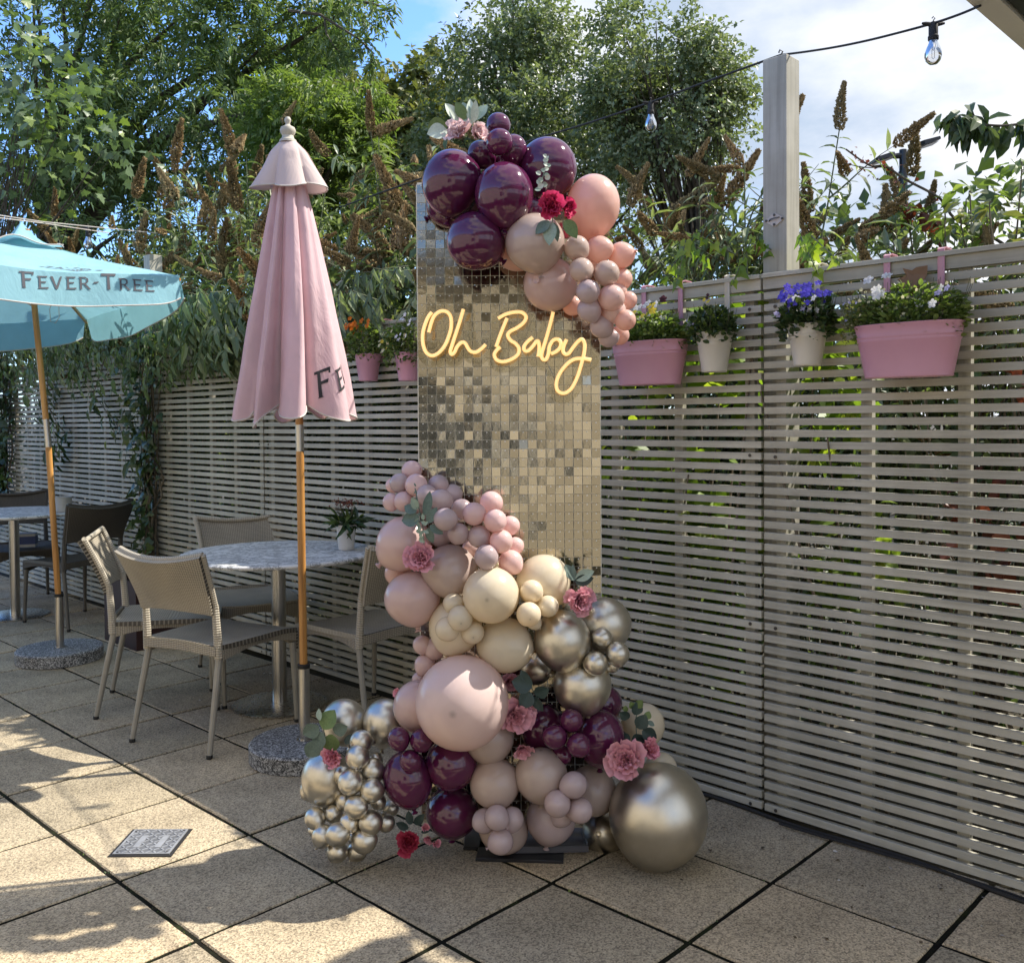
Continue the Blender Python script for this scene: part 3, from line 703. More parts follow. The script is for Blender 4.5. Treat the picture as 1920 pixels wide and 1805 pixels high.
def m_granite():
    b = NB('granite'); v = b.coord('Object'); vo = b.n('ShaderNodeTexVoronoi', {'Vector': v, 'Scale': 190.0})
    r = b.n('ShaderNodeSeparateColor', {0: vo.outputs['Color']}).outputs[0]
    c = b.ramp(r, [(0.1, (0.035, 0.036, 0.038)), (.42, (0.15, 0.152, 0.155)), (.66, (.30, .30, .295)), (.92, (.55, .55, .54))])
    c = b.mix(1.0, c, b.ramp(b.noise(v, 7, 4), [(.3, (.7, .7, .7)), (.7, (1, 1, 1))]), 'MULTIPLY')
    b.set(col=c, rough=.6); b.bump(vo.outputs['Distance'], .4, .001); return b.m
MATS['granite'] = m_granite()
def m_wood(name, a, c2):
    b = NB(name); v = b.coord('Object', scale=(26, 26, 1.6)); n = b.noise(v, 1.0, 7, .6, .4)
    c = b.ramp(n, [(.25, tuple(x * .35 for x in a)), (.42, a), (.65, c2)])
    b.set(col=c, rough=.38, spec=.5, coat=.25); b.bump(n, .15, .001); return b.m
MATS['pole_wood'] = m_wood('varnished_pole_wood', (0.42, 0.19, 0.045), (0.62, 0.32, 0.09))
def m_fabric(name, col, tr=0.3, dirt=0.12, sheen=0.0):
    b = NB(name); v = b.coord('Object'); n = b.noise(v, 6, 5); f = b.noise(b.coord('Object', scale=(1, 1, 1)), 420, 2)
    c = b.mix(1.0, col, b.ramp(n, [(.3, (1 - dirt,) * 3), (.7, (1, 1, 1))]), 'MULTIPLY')
    b.set(col=c, rough=.85, spec=.2)
    wr = b.n('ShaderNodeTexNoise', {'Vector': b.coord('Object', scale=(7, 7, 3.2)), 'Scale': 1.0, 'Detail': 5.0, 'Roughness': .6, 'Distortion': .9}).outputs[0]
    b.bump(b.math('ADD', wr, b.math('MULTIPLY', f, .02)), .55, .018)
    t = b.n('ShaderNodeBsdfTranslucent', {'Color': b.mix(1.0, c, (1.0, .86, .86) if col[0] > .5 else (.9, 1, 1), 'MULTIPLY')})
    ms = b.n('ShaderNodeMixShader', {0: tr, 1: b.p.outputs[0], 2: t.outputs[0]}); b.L(ms.outputs[0], b.out.inputs['Surface']); return b.m
MATS['pink_canvas'] = m_fabric('pink_canvas', (0.80, 0.575, 0.605), .24, .16)
MATS['pink_cape'] = m_fabric('faded_pink_canvas', (0.68, 0.565, 0.54), .2)
MATS['blue_canvas'] = m_fabric('pale_blue_canvas', (0.33, 0.60, 0.69), .30, .14)
MATS['hem'] = simple('hem_tape', (0.55, 0.50, 0.46), .8)
MATS['print'] = simple('dark_print', (0.085, 0.085, 0.10), .8, 0, .1)
MATS['print_black'] = simple('black_print', (0.02, 0.02, 0.024), .8, 0, .1)
MATS['maroon_planter'] = simple('maroon_planter', (0.035, 0.014, 0.014), .4, 0, .15, 5)
MATS['soil'] = simple('potting_soil', (0.03, 0.022, 0.015), 1, 0, .5, 60)
MATS['finial'] = simple('finial_paint', (0.46, 0.42, 0.35), .6, 0, .12, 30)

# ------------------------------------------------------------------ glyphs (flared capitals), unit height
def glyphs():
    G = {}
    def q(*p): return list(p)
    # each glyph: width, list of convex polygons
    G['F'] = (.62, [q((.10, 0), (.30, 0), (.255, .06), (.155, .06)), q((.135, .04), (.265, .04), (.25, 1), (.13, 1)), q((.02, 1), (.02, .90), (.62, .88), (.64, 1)), q((.60, 1), (.56, .80), (.62, .78), (.66, 1)), q((.24, .58), (.24, .47), (.50, .47), (.53, .60))])
    G['E'] = (.64, [q((.12, 0), (.25, 0), (.24, 1), (.13, 1)), q((.04, 1), (.10, .89), (.62, .89), (.62, 1)), q((.22, .58), (.22, .47), (.52, .46), (.54, .58)), q((.05, 0), (.64, 0), (.66, .14), (.12, .11))])
    G['V'] = (.72, [q((.30, 0), (.42, .0), (.17, 1), (.02, 1)), q((.30, 0), (.42, 0), (.70, 1), (.59, 1))])
    G['R'] = (.72, [q((.10, 0), (.23, 0), (.22, 1), (.11, 1)), q((.03, 1), (.08, .89), (.42, .89), (.46, 1)), q((.42, 1), (.42, .89), (.50, .82), (.60, .88)), q((.60, .88), (.50, .82), (.50, .62), (.61, .60)), q((.61, .60), (.50, .62), (.38, .50), (.42, .42)), q((.42, .42), (.38, .52), (.22, .52), (.22, .42)), q((.32, .44), (.46, .44), (.76, .0), (.60, 0))])
    G['T'] = (.66, [q((.27, 0), (.41, 0), (.39, 1), (.28, 1)), q((.02, 1), (.0, .87), (.66, .88), (.70, 1))])
    G['-'] = (.34, [q((.02, .40), (.28, .44), (.34, .56), (.08, .52))])
    return G
GL = glyphs()
def subdiv(poly, k=3):
    """fan a convex quad into a small grid"""
    a, b, c, d = [Vector((*p, 0)) for p in poly]
    P = [[(a.lerp(b, i / k)).lerp(d.lerp(c, i / k), j / k) for j in range(k + 1)] for i in range(k + 1)]
    return P
def lettering(text, fn, mb, caps=(0,), small=.78, track=.12):
    """fn(x,y)->3D. small capitals; returns total width in cap heights"""
    x = 0
    for i, ch in enumerate(text):
        w, polys = GL[ch]; s = 1.0 if i in caps else small
        if ch == '-': s = .9
        for po in polys:
            P = subdiv(po, 5); k = len(P)
            V = [fn(x + P[a][b].x * s, P[a][b].y * s) for a in range(k) for b in range(k)]
            F = [(a * k + b, (a + 1) * k + b, (a + 1) * k + b + 1, a * k + b + 1) for a in range(k - 1) for b in range(k - 1)]
            mb.add(V, F)
        x += (w + track) * s
    return x
def text_width(text, caps=(0,), small=.78, track=.12):
    return sum((GL[c][0] + track) * (1 if i in caps else (.9 if c == '-' else small)) for i, c in enumerate(text))

# ------------------------------------------------------------------ chairs
def chair(name, label, loc, heading, mats=('weave', 'wrap', 'leg_paint'), group='woven cafe chairs'):
    mw, mwr, ml = (MATS[m] for m in mats)
    root = empty(name, loc, heading); tag(root, label, 'chair', group)
    SH = 0.455
    def seat(u, v):
        a, b = u * 2 - 1, v * 2 - 1
        w = 0.222 + 0.018 * u
        x = -0.225 + 0.47 * u; y = b * w * (1 - .02 * a * a)
        z = SH - 0.022 * (1 - b * b) * (1 - .6 * a * a) - .03 * max(0, u - .8) ** 1.2 * 4 * .6
        return (x + .012 * (1 - b * b) * (1 if u > .5 else -.6), y, z)
    MB().grid(seat, 14, 14, .022, uvs=(.48, .46)).obj('seat', mw, root, auto=60)
    # front apron (arched) and side aprons
    def apron(u, v):
        b = u * 2 - 1; dep = 0.085 - .055 * (1 - b * b)
        return (0.243 + .008 * (1 - b * b), b * .232, SH - .022 - dep * v - .006)
    MB().grid(apron, 12, 3, .012, uvs=(.48, .09)).obj('apron', mw, root, auto=60)
    for sg in (-1, 1):
        def sap(u, v, sg=sg):
            q = u * 2 - 1; dep = .05 - .032 * (1 - q * q)
            return (-.215 + .45 * u, sg * (.222 + .014 * u), SH - .02 - dep * v)
        MB().grid(sap, 10, 2, .01 * sg, uvs=(.46, .05)).obj('apron', mw, root, auto=60)
    def rearap(u, v):
        b = u * 2 - 1
        return (-.236, b * .215, SH + .004 - .042 * v + .004 * math.cos(b * 3))
    MB().grid(rearap, 10, 2, -.014, uvs=(.44, .042)).obj('apron', mw, root, auto=60)
    def back(u, v):
        b = u * 2 - 1
        w = .212 + .034 * v ** 1.5
        x = -.245 - .095 * v ** 1.35 - .045 * (1 - b * b) * (.4 + .6 * v) - .012 * v * b * b
        z = .605 + .225 * v + .028 * (b * b) * v ** 2 - .012 * b * b * (1 - v)
        return (x, b * w, z)
    MB().grid(back, 18, 10, .020, uvs=(.48, .26)).obj('backrest', mw, root, auto=70)
    # rolled rim on top
    rim = MB(); pts = [Vector(back(i / 16, 1.0)) + Vector((.010, 0, .001)) for i in range(17)]
    rim.tube(pts, .0125, 8); 
    for sg, uu in ((-1, 0), (1, 1)):
        rim.tube([Vector(back(uu, t / 6)) + Vector((.010, 0, 0)) for t in range(7)], .0125, 8)
    rim.obj('rim', mwr, root)
    for sg in (-1, 1):
        MB().tube([(-.228, sg * .214, SH - .055), (-.232, sg * .213, SH + .03), (-.236, sg * .212, .54), (-.242, sg * .211, .63)], [.019, .0175, .0165, .015], 8).obj('back_post', mwr, root)
        MB().tube([(-.222, sg * .212, SH - .045), (-.262, sg * .222, .22), (-.305, sg * .232, 0.008)], [.0155, .0138, .0118], 10).obj('leg', ml, root)
        MB().tube([(.226, sg * .222, SH - .075), (.236, sg * .226, .22), (.246, sg * .230, 0.008)], [.0155, .0138, .0118], 10).obj('leg', ml, root)
        for x, y in ((-.305, sg * .232), (.246, sg * .230)):
            MB().lathe([(.0125, 0), (.0132, .002), (.0132, .014), (.0118, .016)], 10, (x, y, 0)).obj('foot_cap', MATS['rubber'], root)
    return root
chair('woven_chair', 'taupe woven chair nearest the viewer with its sunny rattan back to us', (-1.335, 4.335, 0), math.radians(62))
chair('woven_chair', 'taupe woven chair side-on in front of the dark planter', (-1.745, 4.80, 0), math.radians(14))
chair('woven_chair', 'taupe woven chair between the closed pink parasol pole and the balloons', (-.70, 4.53, 0), math.radians(136))
chair('woven_chair', 'woven chair on the fence side of the nearer round table, facing us', (-1.47, 5.28, 0), math.radians(-66), ('weave', 'wrap', 'leg_paint'))
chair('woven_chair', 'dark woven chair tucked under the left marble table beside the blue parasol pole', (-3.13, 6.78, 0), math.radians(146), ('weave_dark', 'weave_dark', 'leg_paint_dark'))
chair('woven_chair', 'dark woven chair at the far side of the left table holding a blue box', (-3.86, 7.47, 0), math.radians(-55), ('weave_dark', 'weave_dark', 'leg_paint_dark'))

def table(label, loc, zt):
    root = empty('round_table', loc); tag(root, label, 'table', 'round marble cafe tables')
    MB().lathe([(.44, -.024), (.468, -.020), (.474, -.012), (.474, -.006), (.468, 0), (.0, .0)], 72, (0, 0, zt), cap=False).obj('tabletop', MATS['marble'], root)
    MB().lathe([(0, -.024), (.445, -.024)], 48, (0, 0, zt), cap=False).obj('underside', MATS['rubber'], root)
    MB().lathe([(.035, .012), (.035, zt - .03)], 32).obj('column', MATS['steel'], root)
    MB().lathe([(.14, zt - .032), (.14, zt - .0245)], 24).obj('top_plate', MATS['rubber'], root)
    MB().lathe([(.228, 0), (.232, .003), (.232, .008), (.225, .0105), (.06, .016), (.0, .016)], 64, cap=False).obj('base_disc', MATS['steel'], root)
    return root
table('round marble table with a potted plant behind the closed pink parasol', (-1.165, 4.72, 0), .76)
table('round marble table cut by the left edge with a ribbed grey pot on it', (-3.66, 6.98, 0), .763)

# ------------------------------------------------------------------ parasols
def para_base(root, r=.2265, z0=0.0):
    MB().lathe([(r - .004, 0), (r, .004), (r + .001, .066), (r - .006, .074), (.0, .076)], 64, (0, 0, z0), cap=False).obj('granite_base', MATS['granite'], root)
    MB().lathe([(.0235, .07), (.0235, .385), (.0205, .385), (.0205, .372)], 28, cap=False).obj('base_tube', MATS['steel'], root)
    MB().lathe([(.034, .0745), (.034, .078), (.0237, .079)], 28, cap=False).obj('tube_flange', MATS['steel'], root)
    MB().lathe([(.0245, .375), (.026, .378), (.026, .392), (.0185, .394)], 24, cap=False).obj('tube_collar', MATS['rubber'], root)
def pole_pieces(root, pts, r=.0165):
    """wood pole with a metal joint sleeve"""
    (a, b, c, d) = pts
    MB().tube([a, Vector(a).lerp(Vector(b), .5), b], r, 16).obj('pole', MATS['pole_wood'], root)
    MB().tube([b, c], r * 1.04, 18).obj('pole_sleeve', MATS['steel'], root)
    MB().tube([c, Vector(c).lerp(Vector(d), .5), d], r, 16).obj('pole', MATS['pole_wood'], root)
# pink closed parasol
pb = at(571, 1385, 3.97); pk = empty('closed_parasol', (pb.x, 3.97, 0)); O = Vector((pb.x, 3.97, 0))
tag(pk, 'closed pink parasol with a turned finial, its folds hanging over a round table', 'parasol', 'cafe parasols')
para_base(pk)
r_ = lambda px, py: at(px, py, 3.97) - O
pole_pieces(pk, [Vector((0, 0, .30)), r_(562.5, 846), r_(561.5, 796), r_(541, 262)])
axis = lambda z: (r_(569, 1240).lerp(r_(540, 260), (z - r_(569, 1240).z) / (r_(540, 260).z - r_(569, 1240).z)))
ztop, zbot = axis(2.40).z, 1.44
NF = 8
rngp = random.Random(3)
fold_ph = [rngp.uniform(-.26, .26) for _ in range(NF)]; fold_am = [rngp.uniform(.6, 1.35) for _ in range(NF)]; fold_z = [rngp.uniform(-.03, .02) for _ in range(NF)]
def canopy_pt(th, v, off=0.0):
    """th 0..1 round, v 0 top .. 1 hem"""
    k = th * NF; i = int(k) % NF; f = k - int(k)
    am = fold_am[i] * (1 - f) + fold_am[(i + 1) % NF] * f
    R = (.058 + .205 * v ** 0.92) * (1 + .06 * math.sin(2 * PI * th + 1))
    lobe_ = math.sin(PI * (f + fold_ph[i] * math.sin(PI * f))) ** .75 if 0 < f < 1 else 0
    dep = min(.78, (.40 + .20 * v) * am)
    r = R * (1 - dep * (1 - lobe_)) 
    r *= 1 + .05 * (.4 + v) * math.sin(2 * PI * 13 * th + 3 * v + 2 * math.sin(6 * PI * th)) + .022 * math.sin(2 * PI * 29 * th + 5 * v) + .012 * v * math.sin(2 * PI * 3 * th + 17 * v)
    sw = .20 * v * math.sin(2 * PI * th) + .16 * math.sin(4 * PI * th + 1.0) + (-.34 * (1 - lobe_) * .35)       # sideways sweep of the pleats
    a = 2 * PI * th + sw
    zb = zbot + fold_z[i] * lobe_ - .035 * math.sin(PI * f) + .045 * (1 - lobe_)
    z = ztop + .03 + (zb - ztop - .03) * v
    p = axis(z); r += off
    return (p.x + r * math.cos(a), p.y + r * math.sin(a), z)
nth, nv = 8 * 22, 26
cm = MB(); cm.grid(lambda u, v: canopy_pt(u * .99999, v), nth, nv)
co = cm.obj('canopy', MATS['pink_canvas'], pk, auto=0)
hm = MB(); pts = [Vector(canopy_pt(i / nth, 1.0)) for i in range(nth)]
hm.tube(pts + pts[:1], .0038, 5, cap=False); hm.obj('hem', MATS['hem'], co)
# inner tubes of fabric visible from below
im = MB()
im.grid(lambda u, v: tuple(Vector(axis(zbot + .02 + .32 * v)) + (Vector(canopy_pt(u * .99999, 1 - .22 * v)) - Vector(axis(Vector(canopy_pt(u * .99999, 1 - .22 * v)).z))) * (0.93 - .55 * v) * Vector((1, 1, 0)).length * .70), 96, 6)
im.obj('inner_folds', MATS['pink_canvas'], pk, auto=0)
# upper cape
def cape(th, v):
    k = th * 4 + .35; f = k - int(k)
    lobe_ = math.sin(PI * f) ** .6 if f > 0 else 0
    R = .024 + .024 * min(1, v * 4) + .092 * v ** 1.15
    el = 1 + .16 * math.cos(2 * (2 * PI * th) + .2)
    r = R * el * (1 - .42 * v ** .6 * (1 - lobe_)) * (1 + .03 * math.sin(17 * th + 4 * v))
    a = 2 * PI * th + .08 * math.sin(3 * 2 * PI * th)
    z0, z1 = r_(540, 262).z, r_(540, 352).z - .012 + .016 * (1 - lobe_) + .008 * math.cos(4 * PI * th)
    z = z0 + (z1 - z0) * v; p = axis(z)
    return (p.x + r * math.cos(a), p.y + r * math.sin(a), z)
cp = MB(); cp.grid(lambda u, v: cape(u * .99999, v), 128, 14); cpo = cp.obj('cape', MATS['pink_cape'], pk, auto=0)
hm = MB(); pts = [Vector(cape(i / 128, 1.0)) for i in range(128)]
hm.tube(pts + pts[:1], .0032, 5, cap=False); hm.obj('hem', MATS['hem'], cpo)
fz = r_(540, 266)
MB().lathe([(.036, -.004), (.034, .006), (.026, .012), (.023, .024), (.030, .036), (.0325, .047), (.028, .058), (.016, .064), (.0095, .070), (.009, .077), (.0135, .085), (.0135, .092), (.008, .101), (.0, .104)], 28, tuple(fz), cap=False).obj('finial', MATS['finial'], pk)
# lettering on the lower panels, laid on the cloth
def cloth_hit(th, z):
    # point on the canopy at angle th and height z
    lo, hi = 0.3, 1.0
    for _ in range(18):
        m = (lo + hi) / 2
        if canopy_pt(th, m)[2] > z: lo = m
        else: hi = m
    return lo
def put_text(text, th0, z0, hgt, wang, slope, name, small=.8):
    mb = MB()
    def fn(x, y):
        th = (th0 + x * wang) % 1.0; z = z0 + slope * x + y * hgt
        v = cloth_hit(th, z); p = Vector(canopy_pt(th, v, .004)); return tuple(p)
    lettering(text, fn, mb, small=small); mb.obj(name, MATS['print_black'], pk, smooth=False)
put_text('FEVE', .886, 1.492, .108, .037, .040, 'lettering')
put_text('FE', .615, 1.60, .10, .034, .02, 'lettering')

# blue open parasol
bb = at(112, 1215, 5.66); bp = empty('open_parasol', (bb.x, 5.66, 0)); O2 = Vector((bb.x, 5.66, 0))
tag(bp, 'open pale blue parasol with dark lettering at the left edge', 'parasol', 'cafe parasols')
para_base(bp, .24)
q_ = lambda px, py, Y=5.66: at(px, py, Y) - O2
pole_pieces(bp, [Vector((0, 0, .30)), q_(91, 838), q_(86, 786), q_(50, 430)], .0175)
PKT = q_(40, 446); 
corner_ang = [math.radians(a) for a in (-7, 95, 180, 270)]
RC = 1.06
def tip(i):
    a = corner_ang[i % 4]; zz = [q_(335, 524).z, 2.135, 2.05, 2.235][i % 4]
    rc = RC * (0.93 if i % 4 == 0 else 1.0)
    return Vector((PKT.x + rc * math.cos(a), PKT.y + rc * math.sin(a), zz))
def panel(i, u, v):
    """u along the edge between tips, v 0 peak .. 1 edge"""
    A_, B_ = tip(i), tip(i + 1)
    e = A_.lerp(B_, u); p = PKT.lerp(e, v)
    sag = math.sin(PI * u) * v * .030 + math.sin(PI * v) * .018
    return p + Vector((0, 0, -sag + .006 * math.sin(9 * u + 7 * v) * v))
def val(i, u, v):
    p = panel(i, u, 1.0); A_, B_ = tip(i), tip(i + 1); out = ((A_ + B_) / 2 - PKT); out.z = 0; out.normalize()
    hgt = .170 + .012 * math.sin(PI * u)
    rnd_ = .05 * (abs(2 * u - 1) ** 10)
    return p + Vector((0, 0, -(hgt - rnd_) * v)) + out * (.028 * v + .010 * math.sin(13 * u + i) * v)
cano = None
for i in range(4):
    m_ = MB(); m_.grid(lambda u, v, i=i: tuple(panel(i, u, v)), 28, 20)
    o = m_.obj('canopy_panel', MATS['blue_canvas'], bp, auto=0)
    m_ = MB(); m_.grid(lambda u, v, i=i: tuple(val(i, .006 + .988 * u, v)), 120, 18)
    vo = m_.obj('valance', MATS['blue_canvas'], bp, auto=0)
    h_ = MB(); h_.tube([val(i, .006 + .988 * t / 40, 1.0) for t in range(41)], .004, 5); h_.obj('hem', MATS['hem'], vo)
    MB().tube([PKT + Vector((0, 0, -.06)), PKT.lerp(tip(i), .55) + Vector((0, 0, -.035)), tip(i) + Vector((0, 0, -.02))], [.011, .012, .009], 8).obj('rib', MATS['pole_wood'], bp)
    hub = q_(57, 520)
    MB().tube([hub, PKT.lerp(tip(i), .5) + Vector((0, 0, -.05))], .009, 8).obj('strut', MATS['pole_wood'], bp)
MB().lathe([(.022, -.04), (.036, -.03), (.036, .03), (.022, .04)], 16, tuple(q_(57, 520))).obj('runner_hub', MATS['pole_wood'], bp)
# small top vent canopy
ctop = q_(40, 415)
def vent(i, u, v):
    A_, B_ = PKT.lerp(tip(i), .27), PKT.lerp(tip(i + 1), .27)
    e = A_.lerp(B_, u); e = Vector((e.x, e.y, e.z + .035 - .03 * (abs(2 * u - 1)) ** 2 + .02 * math.sin(7 * u)))
    p = ctop.lerp(e, v); return p + Vector((0, 0, -.05 * math.sin(PI * v)))
vm = MB()
for i in range(4): vm.grid(lambda u, v, i=i: tuple(vent(i, u, v)), 14, 8)
vo = vm.obj('vent_cap', MATS['blue_canvas'], bp, auto=0)
h_ = MB()
for i in range(4): h_.tube([vent(i, t / 12, 1.0) for t in range(13)], .004, 5)
h_.obj('hem', MATS['hem'], vo)
# words across the front skirt: panel 3 runs from the near left tip (3) to the right tip (0)
TXT = 'FEVER-TREE'; tw_ = text_width(TXT, (0, 6))
def front(x, y, off=.0035):
    """x along the edge in metres from the right tip backwards, y metres above the hem"""
    A_, B_ = tip(3), tip(4); Ln = (B_ - A_).length; u = x / Ln
    if y < .165: p = val(3, u, 1 - y / .17)
    else: p = panel(3, u, 1 - (y - .165) / .9)
    n = Vector(((B_ - A_).y, -(B_ - A_).x, 0)).normalized()
    return tuple(p + n * off)
def proj_px(p):
    c = RM.transposed() @ (Vector(p) - Vector((0, 0, CAMH))); return (CX + F0 * c.x / -c.z, CY - F0 * c.y / -c.z)
TX0, TX1, TH = .485, 1.205, .082
mb = MB(); sc_ = (TX1 - TX0) / tw_
lettering(TXT, lambda x, y: front(TX0 + x * sc_, .072 + .014 * math.sin(PI * min(1, x / tw_)) + y * TH), mb, caps=(0, 6))
mb.obj('lettering', MATS['print'], bp, smooth=False)
# small line drawing of a spreading tree above the words
mb = MB(); rr = random.Random(5)
for k in range(46):
    cxx = .80 + rr.uniform(-.19, .19); cyy = .270 + rr.uniform(0, .10) * (1 - ((cxx - .80) / .22) ** 2) + .008
    w = rr.uniform(.010, .022); h = rr.uniform(.004, .009); dy = rr.uniform(-.008, .008)
    mb.add([front(cxx - w, cyy - dy), front(cxx, cyy - h), front(cxx + w, cyy + dy), front(cxx, cyy + h)], [(0, 1, 2, 3)])
for k in range(9):
    x1 = .80 + (k - 4) * .035
    mb.add([front(.797, .225), front(.803, .225), front(x1 + .003, .30), front(x1 - .003, .30)], [(0, 1, 2, 3)])
mb.obj('tree_drawing', MATS['print'], bp, smooth=False)
# tie cord hanging from the runner
mb = MB(); mb.tube([q_(100, 560), q_(93, 580), q_(95, 603), q_(104, 606), q_(111, 595), q_(110, 563)], .0022, 5); mb.tube([q_(50, 568), q_(62, 575), q_(76, 566)], .004, 5)
mb.obj('tie_cord', MATS['hem'], bp)

# ------------------------------------------------------------------ planter with the climber, table plants
MB().add([], [])
def planter_box(label, c, hx, hy, h, rz):
    root = empty('tall_planter', c, rz); tag(root, label, 'planter')
    m_ = MB(); t = .018
    m_.box((0, -hy + t / 2, h / 2), (hx, t / 2, h / 2)); m_.box((0, hy - t / 2, h / 2), (hx, t / 2, h / 2))
    m_.box((-hx + t / 2, 0, h / 2), (t / 2, hy - t, h / 2)); m_.box((hx - t / 2, 0, h / 2), (t / 2, hy - t, h / 2))
    m_.obj('side_panel', MATS['maroon_planter'], root, smooth=False)
    MB().box((0, 0, h - .05), (hx - t, hy - t, .01)).obj('soil', MATS['soil'], root, smooth=False)
    return root
pc = Vector((-2.322, 5.845, 0)) - FD * .235 + FN * -.20
planter_box('dark maroon box planter at the fence foot behind the two taupe chairs', pc, .235, .20, .42, FA)

# climbing vine in front of the fence
def vine(label, s, z0, z1, w, n, seed, stems=9, size=.06, mat='ivy_leaf', knot=None, top=1.0):
    rs = np.random.RandomState(seed); rnd = random.Random(seed)
    root = empty('climbing_vine', fen(s, .03, z0)); tag(root, label, 'vine', 'climbing vines on the fence')
    mb = MB(); P = []
    for i in range(stems):
        pts = []; x = rnd.uniform(-w * .3, w * .3); m = 16
        for k in range(m + 1):
            t = k / m; z = z0 + (z1 - z0) * t
            x += rnd.uniform(-.035, .035); xx = max(-w, min(w, x)) * (.45 + .9 * t ** 1.5)
            if knot and abs(z - knot) < .18: xx += .09 * math.sin((z - knot) * 14 + i * 1.3)
            d = .05 + .035 * math.sin(i * 2 + t * 7)
            pts.append(fen(s + xx, d, z) - root.location)
        mb.tube(pts, [.006 * (1.3 - t / m) + .0012 for t in range(m + 1)], 5, cap=False); P += pts
    for i in range(8):      # loose hanging loops
        a = P[rnd.randrange(len(P))]; b = a + FD * rnd.uniform(-.3, .3) + Vector((0, 0, -rnd.uniform(.1, .5)))
        if b.z < 0: continue
        mb.tube([a, a.lerp(b, .4) + FN * .05 + FD * rnd.uniform(-.15, .15), b], .0018, 4, cap=False)
    mb.obj('stem', MATS['vine_stem'], root)
    zz = rs.rand(n) ** .8; s_ = rs.normal(size=n) * w * (.30 + .55 * zz ** 2 * top); zz = np.where(np.abs(zz - .0) < .02, .1, zz)
    z = zz * (z1 - z0); d = .03 + np.abs(rs.normal(size=n)) * .045
    Pn = s_[:, None] * np.array([tuple(FD)]) + d[:, None] * np.array([tuple(FN)]) + z[:, None] * np.array([[0, 0, 1.]])
    D = unit(rs, n) * .7 + np.array([0, 0, -.9]) + np.array([tuple(FN)]) * .25; N = np.array([tuple(FN)]) + unit(rs, n) * .6
    leaves('foliage', T_ivy(), Pn, D, N, size * (.6 + .7 * rs.rand(n)), MATS[mat], root, rs.rand(n) ** 1.3, seed)
    return root
vine('dark climbing vine column with twisted bare stems rising from the maroon planter', -4.74, .38, 2.05, .21, 400, 61, stems=15, knot=1.0, size=.065)
vine('leafy yellowing climber on the fence at the left edge behind the parasol pole', -7.7, .55, 2.1, .26, 520, 62, stems=7, size=.08)
def overhang(label, s0, s1, zlo, n, seed, mat, size, tm, cat='vine'):
    rs = np.random.RandomState(seed); rnd = random.Random(seed); root = empty('overhanging_foliage', fen((s0 + s1) / 2, .05, 1.9)); tag(root, label, cat)
    mb = MB(); LP, LD, LN = [], [], []
    for i in range(n):
        s = rnd.uniform(s0, s1); f = (s - s0) / (s1 - s0)
        st = fen(s, rnd.uniform(-.25, .02), rnd.uniform(1.9, 2.05 if n < 10 else 2.25)); ln = rnd.uniform(.12, .50) * (.4 if n < 10 else 1) * (1 if rnd.random() < .8 else 1.5)
        en = st + FN * rnd.uniform(.08, .28) + FD * rnd.uniform(-.25, .25) + Vector((0, 0, -ln))
        if en.z < zlo: en.z = zlo + rnd.random() * .1
        mid = st.lerp(en, .35) + FN * .08 + Vector((0, 0, .10)); pts = [st, mid, en]
        mb.tube([p - root.location for p in pts], [.004, .003, .0015], 4, cap=False)
        for k in range(9):
            t = (k + .5) / 9; p = (st.lerp(mid, t * 2) if t < .5 else mid.lerp(en, t * 2 - 1)); 
            for sg in (-1, 1):
                LP.append(p - root.location); LD.append(FD * sg * rnd.uniform(.3, .9) + Vector((0, 0, -rnd.uniform(.4, 1.2))) + FN * rnd.uniform(-.2, .5)); LN.append(FN * rnd.uniform(.3, 1) + Vector((rnd.uniform(-.4, .4), rnd.uniform(-.4, .4), rnd.uniform(.1, .8))))
    mb.obj('stem', MATS['green_stem'], root)
    a = [np.array([tuple(v) for v in q]) for q in (LP, LD, LN)]; m = len(LP)
    leaves('foliage', tm, a[0], a[1], a[2], size * (.6 + .7 * rs.rand(m)), MATS[mat], root, rs.rand(m), seed)
overhang('dark drooping leaves spilling over the shaded fence below the blue parasol', -7.9, -4.0, 1.60, 80, 71, 'ash_leaf', .085, T_lance(.17, .3))
overhang('small pale greyish leaves mixed along the fence top at the far left', -7.5, -4.2, 1.70, 60, 75, 'buddleia_leaf', .055, T_broad(.25, .3))
overhang('long drooping leaves hanging over the fence top left of the pink parasol', -4.3, -2.9, 1.72, 75, 72, 'buddleia_leaf', .13, T_lance(.14, .3))
overhang('grey green buddleia leaves hanging over the fence above the small pink pots', -2.9, -1.75, 1.84, 34, 73, 'buddleia_leaf', .10, T_lance(.14, .3))
overhang('small bright ivy sprays over the fence top at the foot of the tall post', -.22, .20, 1.86, 5, 74, 'lime_leaf', .045, T_ivy())
